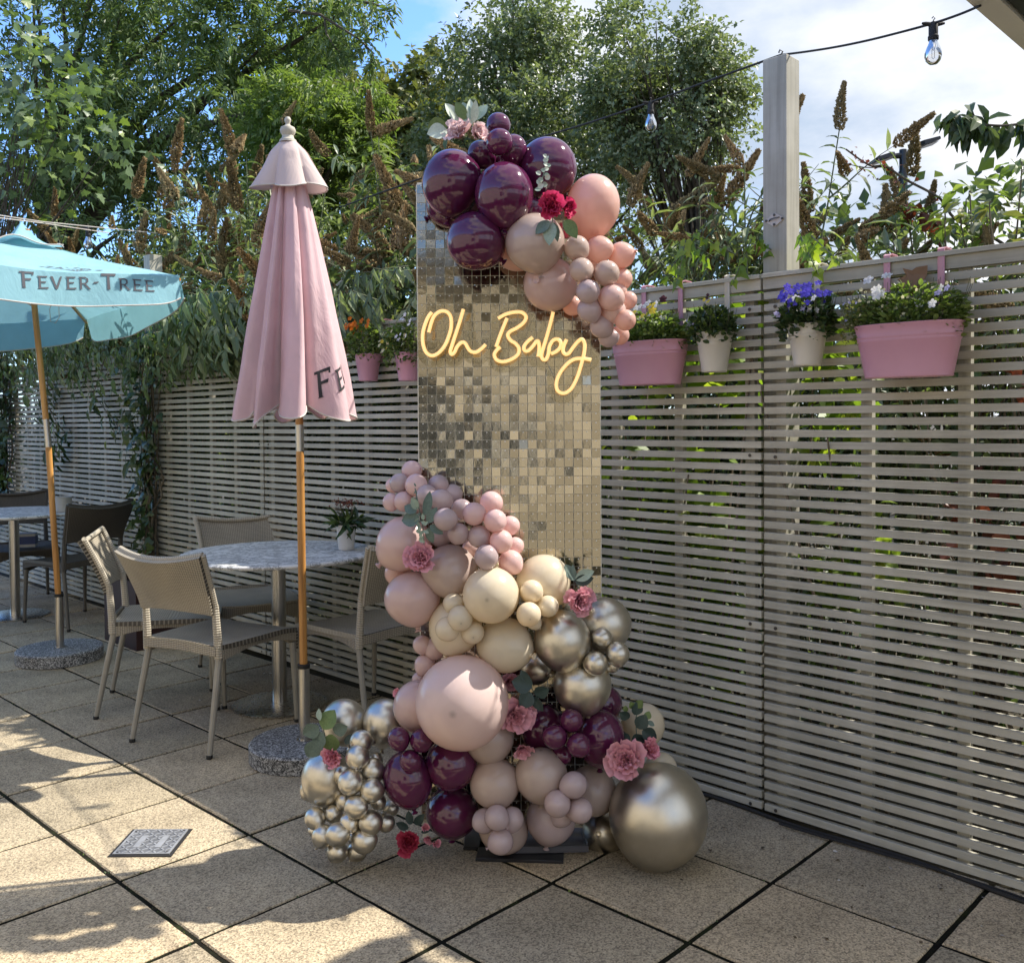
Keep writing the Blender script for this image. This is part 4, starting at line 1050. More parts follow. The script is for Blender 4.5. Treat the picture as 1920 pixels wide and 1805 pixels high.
# two trailing sprays hanging low on the shaded fence
for (pts, lb, sd) in (([(200, 660), (175, 740), (215, 790), (255, 850), (290, 860)], 'bare looping tendril with a few divided leaves hanging on the shaded fence', 1), ([(88, 690), (90, 760), (110, 800), (105, 855)], 'cluster of divided dark leaves hanging right beside the blue parasol pole', 2)):
    rt = empty('hanging_spray', (0, 0, 0)); tag(rt, lb, 'vine'); mb = MB(); w = []
    for (x, y) in pts:
        # a point 8 cm in front of the fence plane
        d_ = RM @ Vector(((x - CX) / F0, -(y - CY) / F0, -1)); P0 = fen(0, .09); t = (P0 - Vector((0, 0, 0))).dot(FN) / d_.dot(FN); w.append(Vector((d_.x * t, d_.y * t, CAMH + d_.z * t)))
    mb.tube(w, [.004, .0035, .003, .0025, .002][:len(w)], 5); mb.obj('stem', MATS['vine_stem'], rt)
    rs = np.random.RandomState(sd); n = 46 if sd == 1 else 60; wa = np.array([tuple(v) for v in w]); sg_ = rs.randint(1 if sd == 1 else 0, len(wa) - 1, n)
    f = rs.rand(n, 1); c = wa[sg_] * (1 - f) + wa[sg_ + 1] * f + rs.normal(size=(n, 3)) * .05
    leaves('foliage', T_lance(.2, .2), c, unit(rs, n) * .6 + np.array([0, 0, -1.]), np.array([tuple(FN)]) + unit(rs, n) * .5, .11 * (.6 + .7 * rs.rand(n)), MATS['ivy_leaf'], rt, rs.rand(n), sd)

def tuft(root, n, r, h, size, mat, seed, tm=None, z0=0.0, up=.9, name='foliage', sx=1.0, hang=0.0, colour=None):
    """small bushy plant: leaves on short shoots"""
    rs = np.random.RandomState(seed)
    a = rs.rand(n) * 2 * PI; q = rs.rand(n) ** .5; x = np.cos(a) * q * r * sx; y = np.sin(a) * q * r
    z = z0 + h * rs.rand(n) ** .8 * (1.05 - .55 * q ** 2) - hang * (q > .85) * rs.rand(n)
    P = np.stack([x * (1 + .25 * (z - z0) / max(h, .01)), y * (1 + .25 * (z - z0) / max(h, .01)), z], 1)
    D = np.stack([x / r, y / r, np.full(n, up)], 1) + rs.normal(size=(n, 3)) * .55; N = unit(rs, n) + np.array([0, 0, 1.2])
    return leaves(name, tm or T_broad(.28), P, D, N, size * (.55 + .8 * rs.rand(n)), MATS[mat], root, rs.rand(n), seed)
# white pot on the nearer table
tp0 = at(648, 1018, 4.78); wpz = .7612
MATS['white_pot'] = simple('white_enamel', (0.72, 0.70, 0.66), .3, 0, .06, 6)
MATS['grey_pot'] = simple('grey_ceramic', (0.40, 0.395, 0.37), .55, 0, .1, 8)
MATS['cream_enamel'] = simple('cream_enamel', (0.60, 0.56, 0.475), .3, 0, .07, 5)
MATS['pink_enamel'] = simple('dusty_pink_enamel', (0.56, 0.285, 0.36), .32, 0, .07, 5)
wp = empty('white_pot', (tp0.x, 4.80, wpz)); tag(wp, 'small white pot standing on the marble table by the pink parasol', 'pot')
MB().lathe([(.0, 0), (.038, 0), (.0395, .004), (.049, .112), (.053, .114), (.054, .124), (.0535, .126), (.050, .126), (.047, .108), (.0, .105)], 32, cap=False).obj('pot_body', MATS['white_pot'], wp)
MB().lathe([(.0, .110), (.0475, .112)], 24, cap=False).obj('soil', MATS['soil'], wp)
pl = empty('potted_plant', (tp0.x, 4.80, wpz + .112)); tag(pl, 'green rosette plant with dry brown flower stalks growing in the small white pot', 'plant')
tuft(pl, 90, .05, .035, .085, 'ivy_leaf', 5, T_lance(.13, .45), up=.6)
mb = MB(); rr = random.Random(3)
for k in range(16):
    x, y = rr.uniform(-.045, .045), rr.uniform(-.03, .03); mb.tube([(x * .2, y * .2, 0), (x, y, .07), (x * 1.4, y * 1.4, rr.uniform(.10, .135))], .0012, 4)
mb.obj('stalk', MATS['vine_stem'], pl)
rs = np.random.RandomState(4); n = 130; P = np.stack([rs.normal(size=n) * .036, rs.normal(size=n) * .03, .105 + rs.rand(n) * .035], 1)
leaves('dry_flower', T_diamond(.5), P, unit(rs, n), unit(rs, n), .010, MATS['red_leaf'], pl, rs.rand(n), 4)
gp = at(117, 948, 6.9); gr = empty('grey_pot', (gp.x, 6.92, .7642)); tag(gr, 'ribbed light grey pot standing on the left marble table', 'pot')
prof = [(.0, 0), (.05, 0), (.054, .004)] + [(.0555 + .0012 * (k % 2), .01 + k * .0085) for k in range(12)] + [(.057, .112), (.054, .113), (.051, .108), (.0, .09)]
MB().lathe(prof, 36, cap=False).obj('pot_body', MATS['grey_pot'], gr)
# blue and white box on the far chair
bx_ = empty('small_box', (-3.80, 7.42, .452), .3); tag(bx_, 'small blue and white box lying on the dark chair at the left table', 'box')
MB().box((0, 0, .052), (.075, .06, .052), bev=.006).obj('box_body', simple('box_white', (.45, .48, .52), .5), bx_, smooth=False)
MB().box((.0, 0, .052), (.0775, .062, .03)).obj('blue_band', simple('box_blue', (.03, .06, .22), .5), bx_, smooth=False)

# ------------------------------------------------------------------ hanging pots on the fence
def hpot(label, s, ztop_, wtop, wbot, h, mat, seed, straps, oval=1.0, depth=.085):
    """wtop, wbot half widths along the fence; depth: half depth of the rim"""
    root = empty('hanging_pot', fen(s, depth + .012, ztop_ - h), FROT); tag(root, label, 'flower pot', 'metal pots hooked on the fence')
    rnd = random.Random(seed); n = 48
    def ring(f, z, e=1.0):
        w = wbot + (wtop - wbot) * f; d = depth * (.72 + .28 * f); p = 2.0 if oval == 1 else 2.6
        V = []
        for k in range(n):
            a = 2 * PI * k / n; c_, s_ = math.cos(a), math.sin(a)
            V.append((w * e * math.copysign(abs(c_) ** (2 / p), c_), d * e * math.copysign(abs(s_) ** (2 / p), s_), z))
        return V
    zs = [(0, 0, .97), (0, 0.003, 1.0)]
    def band(z0):
        return [(z0 / h, z0 - .004, 1.0), (z0 / h, z0, 1.018), (z0 / h, z0 + .004, 1.0)]
    prof = [(0, 0, .2), (0, 0, .985), (0, .0025, 1.012), (0, .007, 1.0)] + band(h * .70) + band(h * .77) + [(1, h - .006, 1.0), (1, h - .003, 1.02), (1, h, 1.022), (1, h + .001, 1.0), (1, h - .002, .985), (.9, h - .018, .95), (.9, h - .02, .2)]
    V = []; F = []
    for f, z, e in prof: V += ring(min(1, max(0, z / h)), z, e)
    for i in range(len(prof) - 1):
        for k in range(n):
            k2 = (k + 1) % n; F.append((i * n + k, i * n + k2, (i + 1) * n + k2, (i + 1) * n + k))
    MB().add(V, F).obj('pot_body', mat, root, auto=45)
    MB().add([(v[0], v[1], h - .0185) for v in ring(.9, 0, .96)], [tuple(range(n))]).obj('soil', MATS['soil'], root, smooth=False)
    for x in straps:
        yb = depth + .012
        pts = [(x, yb - .014 + .006, h - .035), (x, yb - .0165 + .006, 1.9 - (ztop_ - h)), (x, yb - .012, 1.921 - (ztop_ - h)), (x, yb + .004, 1.927 - (ztop_ - h)), (x, yb + .045, 1.926 - (ztop_ - h)), (x, yb + .060, 1.918 - (ztop_ - h)), (x, yb + .0615, 1.895 - (ztop_ - h))]
        # the pot hangs on straps with rolled edges
        m_ = MB(); W = .0105
        P = [Vector(p) for p in pts]
        V = []; F = []
        for i, p in enumerate(P):
            t = (P[min(i + 1, len(P) - 1)] - P[max(i - 1, 0)]).normalized(); nn = Vector((1, 0, 0)).cross(t).normalized()
            for (a, b) in ((-W, .001), (-W, -.002), (-W + .002, -.0008), (W - .002, -.0008), (W, -.002), (W, .001)):
                V.append(tuple(p + Vector((a, 0, 0)) + nn * -b))
        for i in range(len(P) - 1):
            for k in range(6):
                k2 = (k + 1) % 6; F.append((i * 6 + k, i * 6 + k2, (i + 1) * 6 + k2, (i + 1) * 6 + k))
        m_.add(V, F); m_.obj('hook_strap', mat, root, auto=50)
    return root
pe, ce = MATS['pink_enamel'], MATS['cream_enamel']
hpot('long dusty pink trough at the far right of the fence', .548, 1.690, .163, .131, .163, pe, 1, (-.098, .070), 2, .075)
hpot('cream bucket with blue and white flowers between the tall post and the long trough', .212, 1.715, .066, .043, .137, ce, 2, (.0,), 1, .066)
hpot('cream bucket with sparse green plant left of the tall post', -.147, 1.712, .066, .043, .140, ce, 3, (.012,), 1, .066)
hpot('shorter dusty pink trough half hidden beside the trailing peach balloons', -.425, 1.697, .163, .130, .163, pe, 4, (-.082, .088), 2, .075)
hpot('small pink bucket with white and yellow flowers touching the left side of the backdrop', -1.865, 1.735, .068, .045, .135, pe, 5, (.04,), 1, .066)
hpot('small pink bucket with orange flowers half behind the closed pink parasol', -2.185, 1.745, .068, .045, .135, pe, 6, (.03,), 1, .066)
# pansy-like flower mesh: five petals
def pansy_mesh(name='petal_cluster', five=5, w=.55, cup=.25):
    V = []; F = []
    for k in range(five):
        a = 2 * PI * k / five + PI / 2; b = len(V)
        for r, t, z in ((0.05, 0, 0), (.45, -w, cup * .6), (.95, -w * .62, cup * .4), (1.05, 0, cup * .3), (.95, w * .62, cup * .4), (.45, w, cup * .6)):
            x, y = r, t * .8; V.append((x * math.cos(a) - y * math.sin(a), x * math.sin(a) + y * math.cos(a), z + .02 * k))
        F += [(b, b + 1, b + 2), (b, b + 2, b + 3), (b, b + 3, b + 4), (b, b + 4, b + 5)]
    me = bpy.data.meshes.new(name); me.from_pydata(V, [], F); me.update(); return me
PANSY = pansy_mesh('flower')
def fl_mat(name, c, c2=None):
    b = NB(name); n = b.noise(b.coord('Object'), 1.2, 2); c2 = c2 or tuple(x * .7 for x in c)
    b.set(col=b.ramp(n, [(.35, c2), (.6, c)]), rough=.6, spec=.3)
    t = b.n('ShaderNodeBsdfTranslucent', {'Color': (*c, 1)}); ms = b.n('ShaderNodeMixShader', {0: .35, 1: b.p.outputs[0], 2: t.outputs[0]}); b.L(ms.outputs[0], b.out.inputs['Surface']); return b.m
FM = {'white': fl_mat('white_petal', (.80, .80, .80), (.66, .66, .70)), 'yellow': fl_mat('yellow_petal', (.80, .68, .10), (.75, .55, .04)), 'blue': fl_mat('violet_blue_petal', (.16, .13, .70), (.09, .06, .45)),
      'orange': fl_mat('orange_petal', (.85, .25, .02), (.70, .14, .01)), 'cream': fl_mat('cream_petal', (.78, .74, .48), (.7, .62, .3)), 'lilac': fl_mat('lilac_petal', (.55, .52, .78)), 'dark': fl_mat('dark_petal', (.09, .035, .05))}
def planting(label, s, z, hw, hgt, n, mat, seed, fl, d=.075, leaf=.022, hang=.03, skew=0.0, tm=None):
    root = empty('flowering_plant', fen(s, d + .012, z - .02), FROT); tag(root, label, 'plant', 'plants in the hanging pots')
    hgt *= 1.3; n = int(n * 1.25)
    tuft(root, n, .062, hgt, leaf, mat, seed, tm or T_broad(.32), sx=hw / .062, hang=hang, up=.6)
    rnd = random.Random(seed); mb = MB()
    for k in range(40):
        x = rnd.uniform(-hw, hw); y = rnd.uniform(-.05, .05); mb.tube([(x * .8, y * .8, 0), (x, y, hgt * .5), (x * 1.15 + rnd.uniform(-.01, .01), y * 1.2, hgt * rnd.uniform(.7, 1.15))], .0009, 3, cap=False)
    mb.obj('stem', MATS['green_stem'], root)
    for (kind, cnt, x0, x1, z0, z1, sz) in fl:
        for k in range(cnt):
            x = rnd.uniform(x0, x1) * hw; y = rnd.uniform(-.075, -.01) if rnd.random() < .8 else rnd.uniform(-.01, .05)
            q = Vector((rnd.uniform(-.5, .5), -1, rnd.uniform(-.1, .9))).to_track_quat('Z', 'Y').to_euler()
            o = link('flower', PANSY, root, FM[kind], loc=(x, y, hgt * rnd.uniform(z0, z1)), rot=(q.x, q.y, q.z), scale=sz * rnd.uniform(.75, 1.2))
planting('mixed white and green planting filling the long pink trough at the right', .548, 1.69, .165, .105, 1500, 'bright_leaf', 81, [('white', 9, -.75, -.1, .7, 1.25, .016), ('white', 6, .1, .7, .5, 1.35, .014), ('cream', 26, -.9, .9, .3, 1.0, .006), ('lilac', 3, .4, .9, .4, 1.3, .012)], leaf=.019)
planting('dry brownish sprigs trailing from the left end of the long pink trough', .40, 1.70, .06, .08, 420, 'olive_leaf', 82, [('cream', 10, -1.2, 1, .1, 1.1, .004), ('lilac', 4, -1, 1, .2, .9, .005)], leaf=.012, hang=.07)
planting('bunch of violet blue and white flowers in the cream bucket', .212, 1.715, .085, .085, 800, 'ivy_leaf', 83, [('blue', 26, -.9, 1.0, .75, 1.35, .014), ('blue', 10, -.7, -.2, .6, 1.1, .013), ('white', 13, -.9, .7, .35, .95, .011), ('lilac', 8, -1.15, 1.0, .3, 1.0, .010)], leaf=.024, hang=.045)
planting('sparse green plant with one yellow bloom in the cream bucket left of the post', -.147, 1.712, .075, .085, 620, 'ivy_leaf', 84, [('yellow', 2, -.3, .1, 1.1, 1.35, .010), ('dark', 2, -.3, .2, 1.2, 1.4, .008), ('lilac', 7, -1.1, -.4, .3, .9, .006)], leaf=.022)
planting('yellow and white flowers over bright leaves in the shorter pink trough', -.425, 1.697, .155, .095, 1400, 'bright_leaf', 85, [('yellow', 11, -.2, .6, .7, 1.25, .014), ('white', 13, -.75, .7, .6, 1.3, .013), ('dark', 2, .5, .75, 1.35, 1.6, .012), ('cream', 14, -.9, .9, .3, .9, .006)], leaf=.021)
planting('white and pale yellow trailing flowers in the small pink bucket by the backdrop', -1.90, 1.745, .115, .12, 900, 'bright_leaf', 86, [('cream', 30, -1.1, .9, .0, .95, .010), ('white', 14, .3, 1.0, .4, 1.3, .011), ('yellow', 8, -.8, .3, .0, .7, .011)], leaf=.023, hang=.08)
planting('orange flowers in the small pink bucket beside the parasol folds', -2.20, 1.745, .085, .14, 420, 'bright_leaf', 87, [('orange', 17, -1.1, 1.1, .55, 1.15, .017)], leaf=.026)
dl = leaves('dead_leaf', T_maple(), np.array([[0., 0, 0], [.012, .01, .01]]), np.array([[.9, -.2, .5], [.6, .1, .7]]), np.array([[0, -1., .4], [.2, -1., .2]]), .085, fl_mat('tan_dead_leaf', (.36, .21, .11)), None, np.array([.5, .5]), 1)
dl.location = fen(.515, .05, 1.80); dl.rotation_euler = (0, 0, FROT); tag(dl, 'curled tan dead leaf caught among the white flowers of the long trough', 'leaf')

# ------------------------------------------------------------------ sequin backdrop
BY = 3.15
bd = empty('sequin_backdrop', (-0.008, BY, 0)); tag(bd, 'tall narrow champagne gold square sequin wall standing in the middle', 'backdrop')
def m_seq():
    b = NB('champagne_mirror'); v = b.coord('Object')
    b.set(col=b.mix(b.rnd(), (0.30, 0.27, 0.21), (0.48, 0.435, 0.345)), rough=.10, metal=1.0); 
    b.bump(b.noise(v, 45, 3), .14, .002); return b.m
m_seq()
MATS['seq_back'] = simple('clear_grid_plastic', (0.86, 0.82, 0.70), .3, 0, .1)
MATS['pin'] = simple('clear_pin', (0.9, 0.88, 0.82), .25)
MATS['black_metal'] = simple('black_frame_metal', (0.02, 0.02, 0.022), .35)
c = .03; hw = .0138
def seq_geom(with_pin=True):
    m_ = MB(); m_.add([(-hw, -.0008, -.0255), (hw, -.0008, -.0255), (hw, -.0008, .0031), (-hw, -.0008, .0031), (-hw, 0, -.0255), (hw, 0, -.0255), (hw, 0, .0031), (-hw, 0, .0031)],
           [(0, 1, 2, 3), (7, 6, 5, 4), (0, 4, 5, 1), (1, 5, 6, 2), (2, 6, 7, 3), (3, 7, 4, 0)])
    return m_
seq_me = seq_geom().mesh('sequin', smooth=False)
pin_me = MB().lathe([(.0019, .001), (.0019, -.0022), (.0008, -.003)], 6).mesh('pin')
rs = np.random.RandomState(12); cells = []
ZB = .08
for r in range(70):
    for q in range(20):
        x = -.285 + .03 * q; z = ZB + .03 * r + .0255
        px_, py_ = proj_px((x - .008, BY, z)); cells.append(((px_ - 965) ** 2 / 1.3 + (py_ - 800) ** 2, x, z))
cells.sort()
SV_, SF_ = np.array(seq_me.vertices[0].co[:]), None
base = np.array([v.co[:] for v in seq_me.vertices]); bf = np.array([tuple(p.vertices) for p in seq_me.polygons])
allV = []; allF = []; k = 0; pv = MB()
for i, (d, x, z) in enumerate(cells):
    # hang angle: sheets of sequins share a slight lean, each with its own small error
    rx = math.radians(-1.6 + rs.normal() * .95 + 1.2 * math.sin(x * 7 + z * 3.1) + (rs.rand() < .05) * rs.normal() * 4); rz = math.radians(rs.normal() * 1.2 + 1.5 * math.sin(z * 2.7 + x * 3) + (rs.rand() < .05) * rs.normal() * 5); ry = math.radians(rs.normal() * .9)
    if i < 300:
        link('sequin', seq_me, bd, MATS['champagne_mirror'], loc=(x, -.004, z), rot=(rx, ry, rz))
    else:
        R_ = np.array(Euler((rx, ry, rz)).to_matrix()); allV.append(base @ R_.T + np.array([x, -.004, z])); allF.append(bf + 8 * k); k += 1
    pv.box((x, -.0066, z - .001), (.0017, .0012, .0017))
o = link('sequins', mesh_np('sequins', np.concatenate(allV), np.concatenate(allF)), bd, MATS['champagne_mirror']); o['kind'] = 'stuff'
o = pv.obj('pins', MATS['pin'], bd, smooth=False); o['kind'] = 'stuff'
m_ = MB()
for q in range(21): m_.box((-.3 + .03 * q, .0010, ZB + 1.05), (.0011 if q % 10 else .0024, .0012, 1.05))
for r in range(71): m_.box((0, -.0030, ZB + .03 * r), (.3, .0004, .0009 if r % 10 else .0014))
m_.obj('backing_grid', MATS['seq_back'], bd, smooth=False)
m_ = MB()
for x in (-.29, .29): m_.box((x, .022, 1.1), (.010, .010, 1.09))
for z in (.05, 1.1, 2.17): m_.box((0, .0225, z), (.28, .009, .009))
m_.obj('stand_frame', MATS['seq_back'], bd, smooth=False)
MB().box((0, .08, .005), (.16, .14, .005), bev=.002).obj('base_plate', MATS['black_metal'], bd, smooth=False)
# clear plastic lid and dark board on the ground in front
cl = empty('plastic_crate_lid', (.085, 3.19, .0125), .02); tag(cl, 'smoky clear plastic lid lying on the paving under the lowest balloons', 'lid')
b = NB('smoky_plastic'); b.set(col=(.10, .10, .115), rough=.22, spec=.6); sm = b.m
m_ = MB(); m_.box((0, 0, .003), (.150, .15, .003), bev=.002)
for x in (-.147, .147): m_.box((x, 0, .012), (.003, .15, .009))
m_.box((0, -.147, .012), (.1435, .003, .009)); m_.obj('lid_body', sm, cl, smooth=False)
bo = MB().box((0, 0, .005), (.14, .075, .005), bev=.002).obj('dark_board', MATS['black_metal'], None, smooth=False, loc=(.02, 3.075, 0), rot=(0, 0, -.08)); tag(bo, 'flat black board on the paving in front of the backdrop foot', 'board')

# neon lettering
neon = empty('neon_sign', (-.008, 3.10, 1.6)); tag(neon, 'warm glowing neon script reading Oh Baby mounted on the sequin wall', 'neon sign')
b = NB('warm_neon'); 
lw = b.n('ShaderNodeLayerWeight', {'Blend': .45}).outputs['Facing']
b.set(col=(.7, .5, .26), rough=.4, emc=b.ramp(lw, [(0.0, (1.0, .66, .27)), (.8, (.95, .46, .13))]), ems=.38); neon_m = b.m
NL = {
 'letter_o': [(583, 225), (600, 160), (622, 112), (660, 84), (700, 86), (728, 118), (733, 180), (720, 240), (692, 308), (652, 358), (607, 380), (566, 358), (545, 302), (543, 235), (557, 175), (580, 120), (603, 90)],
 'letter_h': [(814, 70), (790, 152), (762, 238), (738, 310), (726, 352), (736, 371), (755, 356), (772, 320), (800, 292), (825, 296), (842, 325), (862, 350), (896, 357), (932, 335), (962, 305)],
 'letter_b_stem': [(1105, 130), (1080, 190), (1055, 255), (1032, 322)],
 'letter_b': [(1045, 132), (1090, 106), (1150, 90), (1205, 92), (1232, 122), (1215, 160), (1170, 195), (1127, 217), (1110, 243), (1127, 276), (1163, 300), (1184, 332), (1178, 370), (1138, 402), (1080, 420), (1037, 408), (1020, 375), (1034, 345), (1060, 322)],
 'letter_a': [(1275, 258), (1240, 288), (1218, 320), (1223, 346), (1247, 347), (1276, 318), (1302, 284), (1316, 292), (1319, 340), (1311, 386)],
 'letter_b_small': [(1412, 90), (1395, 160), (1370, 250), (1346, 330), (1334, 380), (1345, 405), (1365, 404), (1380, 370), (1388, 318), (1410, 280), (1440, 270), (1462, 290), (1458, 325), (1432, 352), (1398, 368)],
 'letter_y': [(1502, 272), (1484, 310), (1478, 350), (1494, 370), (1518, 362), (1545, 325), (1575, 288), (1603, 270), (1621, 296), (1620, 350), (1602, 430), (1572, 525), (1532, 600), (1484, 630), (1442, 612), (1434, 560), (1456, 498), (1502, 438), (1552, 404), (1610, 399), (1666, 408)]}
def smooth_path(P, k=5):
    P = [Vector(p) for p in P]; out = []
    for i in range(len(P) - 1):
        a, b_, c_, d = P[max(i - 1, 0)], P[i], P[i + 1], P[min(i + 2, len(P) - 1)]
        for j in range(k):
            t = j / k; out.append(0.5 * ((2 * b_) + (-a + c_) * t + (2 * a - 5 * b_ + 4 * c_ - d) * t * t + (-a + 3 * b_ - 3 * c_ + d) * t ** 3))
    out.append(P[-1]); return out
NO = Vector(neon.location); allp = {}
for nm, pts in NL.items():
    w = [at(640 + x / 3.5556, 560 + y / 3.5556, 3.10) - NO for x, y in pts]
    w = smooth_path(w); allp[nm] = w
    if nm in ('letter_b_stem', 'letter_b_small', 'letter_a'): w = [p + Vector((0, -.003, 0)) for p in w]
    MB().tube(w, .0059, 10).obj(nm, neon_m, neon)
# clear acrylic backing cut round the words
b = NB('clear_acrylic'); gl = b.n('ShaderNodeBsdfGlossy', {'Roughness': .03, 'Color': (1, .97, .9, 1)}); tp_ = b.n('ShaderNodeBsdfTransparent', {'Color': (.93, .92, .88, 1)})
fr = b.n('ShaderNodeFresnel', {'IOR': 1.45}); ms = b.n('ShaderNodeMixShader', {0: fr.outputs[0], 1: tp_.outputs[0], 2: gl.outputs[0]}); b.L(ms.outputs[0], b.out.inputs['Surface']); acr = b.m
for grp, rad in ((('letter_o', 'letter_h'), .032), (('letter_b', 'letter_b_stem', 'letter_a', 'letter_b_small', 'letter_y'), .030)):
    # rounded outline by taking, for each direction from the centre, the farthest stroke point
    P = [p for g_ in grp for p in allp[g_]]; xs = [p.x for p in P]; cxm = (min(xs) + max(xs)) / 2
    n = 60; up_, lo_ = [], []
    x0, x1 = min(xs) - rad, max(xs) + rad
    for i in range(n + 1):
        x = x0 + (x1 - x0) * i / n; zz = [p.z + s_ * math.sqrt(max(0, rad * rad - (p.x - x) ** 2)) for p in P for s_ in (1, -1) if abs(p.x - x) <= rad]
        if not zz: zz = [0, 0]
        up_.append(max(zz)); lo_.append(min(zz))
    V = []; F = []
    for i in range(n + 1):
        x = x0 + (x1 - x0) * i / n
        V += [(x, .010, lo_[i]), (x, .010, up_[i]), (x, .014, lo_[i]), (x, .014, up_[i])]
    for i in range(n):
        a = i * 4; F += [(a, a + 4, a + 5, a + 1), (a + 2, a + 3, a + 7, a + 6), (a, a + 2, a + 6, a + 4), (a + 1, a + 5, a + 7, a + 3)]
    MB().add(V, F).obj('acrylic_back', acr, neon, smooth=False)
MB().tube(smooth_path([(.12, .010, .05), (.115, .012, .02), (.13, .012, -.02), (.15, .012, -.06)]), .0012, 5).obj('wire', MATS['pin'], neon)

# ------------------------------------------------------------------ balloons
def m_latex(name, col, rough=.16, tr=.28, sh=.5, tcol=None):
    b = NB(name); v = b.coord('Object'); sx = b.n('ShaderNodeSeparateXYZ', {0: v})
    # thicker, darker latex nub at the crown and towards the neck
    r2 = b.math('SQRT', b.math('ADD', b.math('POWER', sx.outputs[0], 2.0), b.math('POWER', sx.outputs[1], 2.0)))
    up = b.math('GREATER_THAN', sx.outputs[2], 0.0)
    spot = b.math('MULTIPLY', b.ramp(b.math('ADD', r2, b.math('MULTIPLY', b.noise(v, 9, 3), .03)), [(.035, (1, 1, 1)), (.12, (.18, .18, .18)), (.34, (0, 0, 0))]), up)
    neck = b.ramp(sx.outputs[2], [(0.0, (0, 0, 0)), (1.0, (0, 0, 0))])
    dk = tuple(x * .52 for x in col)
    n = b.noise(v, 1.4, 3)
    c = b.mix(b.math('MULTIPLY', spot, .8), b.ramp(n, [(.3, tuple(x * .94 for x in col)), (.7, col)]), dk)
    c = b.mix(1.0, c, b.ramp(b.rnd(), [(0, (.93, .93, .94)), (1, (1.04, 1.03, 1.02))]), 'MULTIPLY')
    b.set(col=c, rough=rough, spec=sh, coat=.35, coatr=.08)
    nz = b.noise(v, 26, 4, .6); b.bump(nz, .012, .01)
    t = b.n('ShaderNodeBsdfTranslucent', {'Color': b.mix(1.0, c, tcol or (1.0, .84, .74), 'MULTIPLY')})
    ms = b.n('ShaderNodeMixShader', {0: tr, 1: b.p.outputs[0], 2: t.outputs[0]}); b.L(ms.outputs[0], b.out.inputs['Surface']); return b.m
def m_chrome():
    b = NB('chrome_champagne'); v = b.coord('Object'); n = b.noise(v, 3, 4)
    b.set(col=b.ramp(n, [(.3, (.62, .575, .485)), (.7, (.70, .655, .56))]), rough=b.math('MULTIPLY_ADD', n, .08, .31), metal=1.0)
    b.bump(b.noise(v, 60, 3), .02, .005); return b.m
BM = {'m': m_latex('burgundy_latex', (.10, .014, .058), .09, .06, .6, (1, .5, .7)), 'p': m_latex('peach_latex', (.90, .62, .535), .2, .34), 't': m_latex('taupe_latex', (.62, .49, .43), .16, .26),
      'd': m_latex('dusty_pink_latex', (.78, .575, .535), .17, .28), 'v': m_latex('mauve_latex', (.64, .51, .515), .15, .26), 'k': m_latex('soft_pink_latex', (.90, .67, .65), .2, .32),
      'c': m_latex('cream_latex', (.90, .80, .61), .2, .30, tcol=(1, .9, .7)), 'g': m_chrome(), 'b': m_latex('blush_latex', (.90, .71, .66), .25, .30)}
CN = {'m': 'burgundy', 'p': 'peach', 't': 'taupe', 'd': 'dusty pink', 'v': 'mauve', 'k': 'soft pink', 'c': 'cream', 'g': 'chrome champagne', 'b': 'blush pink'}
def balloon_mesh():
    nu, nv = 40, 26; V = []; F = []
    for j in range(nv + 1):
        th = PI * j / nv; z = math.cos(th); r = math.sin(th)
        if z < 0: q = -z; r *= 1 - .05 * q ** 3; z = z * (1.0 + .10 * q ** 4)
        for i in range(nu): a = 2 * PI * i / nu; V.append((r * math.cos(a), r * math.sin(a), z))
    for j in range(nv):
        for i in range(nu):
            i2 = (i + 1) % nu; F.append((j * nu + i, (j + 1) * nu + i, (j + 1) * nu + i2, j * nu + i2))
    me = bpy.data.meshes.new('balloon'); me.from_pydata(V, [], F); me.shade_smooth(); me.update(); return me
BME = balloon_mesh()
KNOT = MB().lathe([(.05, .06), (.07, 0), (.10, -.02), (.085, -.05), (.045, -.06), (.11, -.13), (.135, -.15), (.13, -.165), (.05, -.10)], 14).mesh('knot')
CLUSTER = {
 'T': 'the top bunch over the backdrop corner', 'R': 'the tail hanging right of the backdrop', 'A': 'the tail climbing left of the backdrop',
 'M': 'the middle of the lower bunch', 'S': 'the silver group right of the cream balloons', 'L': 'the metallic heap at the lower left', 'B': 'the burgundy group at the lower left',
 'Q': 'the burgundy group at the lower right', 'F': 'the floor row under the bunch', 'W': 'the strip left of the blush giant'}
BALL = []
def B(key, cl, x, y, r, Y, label=None, ry=None, crown=None): BALL.append((key, cl, x, y, r, Y, label, ry, crown))
c1 = lambda x, y, r: (780 + x / 3.539, 170 + y / 3.539, r / 3.539)
c2 = lambda x, y, r: (690 + x / 3.623, 850 + y / 3.623, r / 3.623)
c3 = lambda x, y, r: (550 + x / 2.4, 1200 + y / 2.4, r / 2.4)
c7 = lambda x, y, r: (550 + x / 4.8, 1300 + y / 4.8, r / 4.8)
c8 = lambda x, y, r: (900 + x / 4.267, 1250 + y / 4.267, r / 4.267)
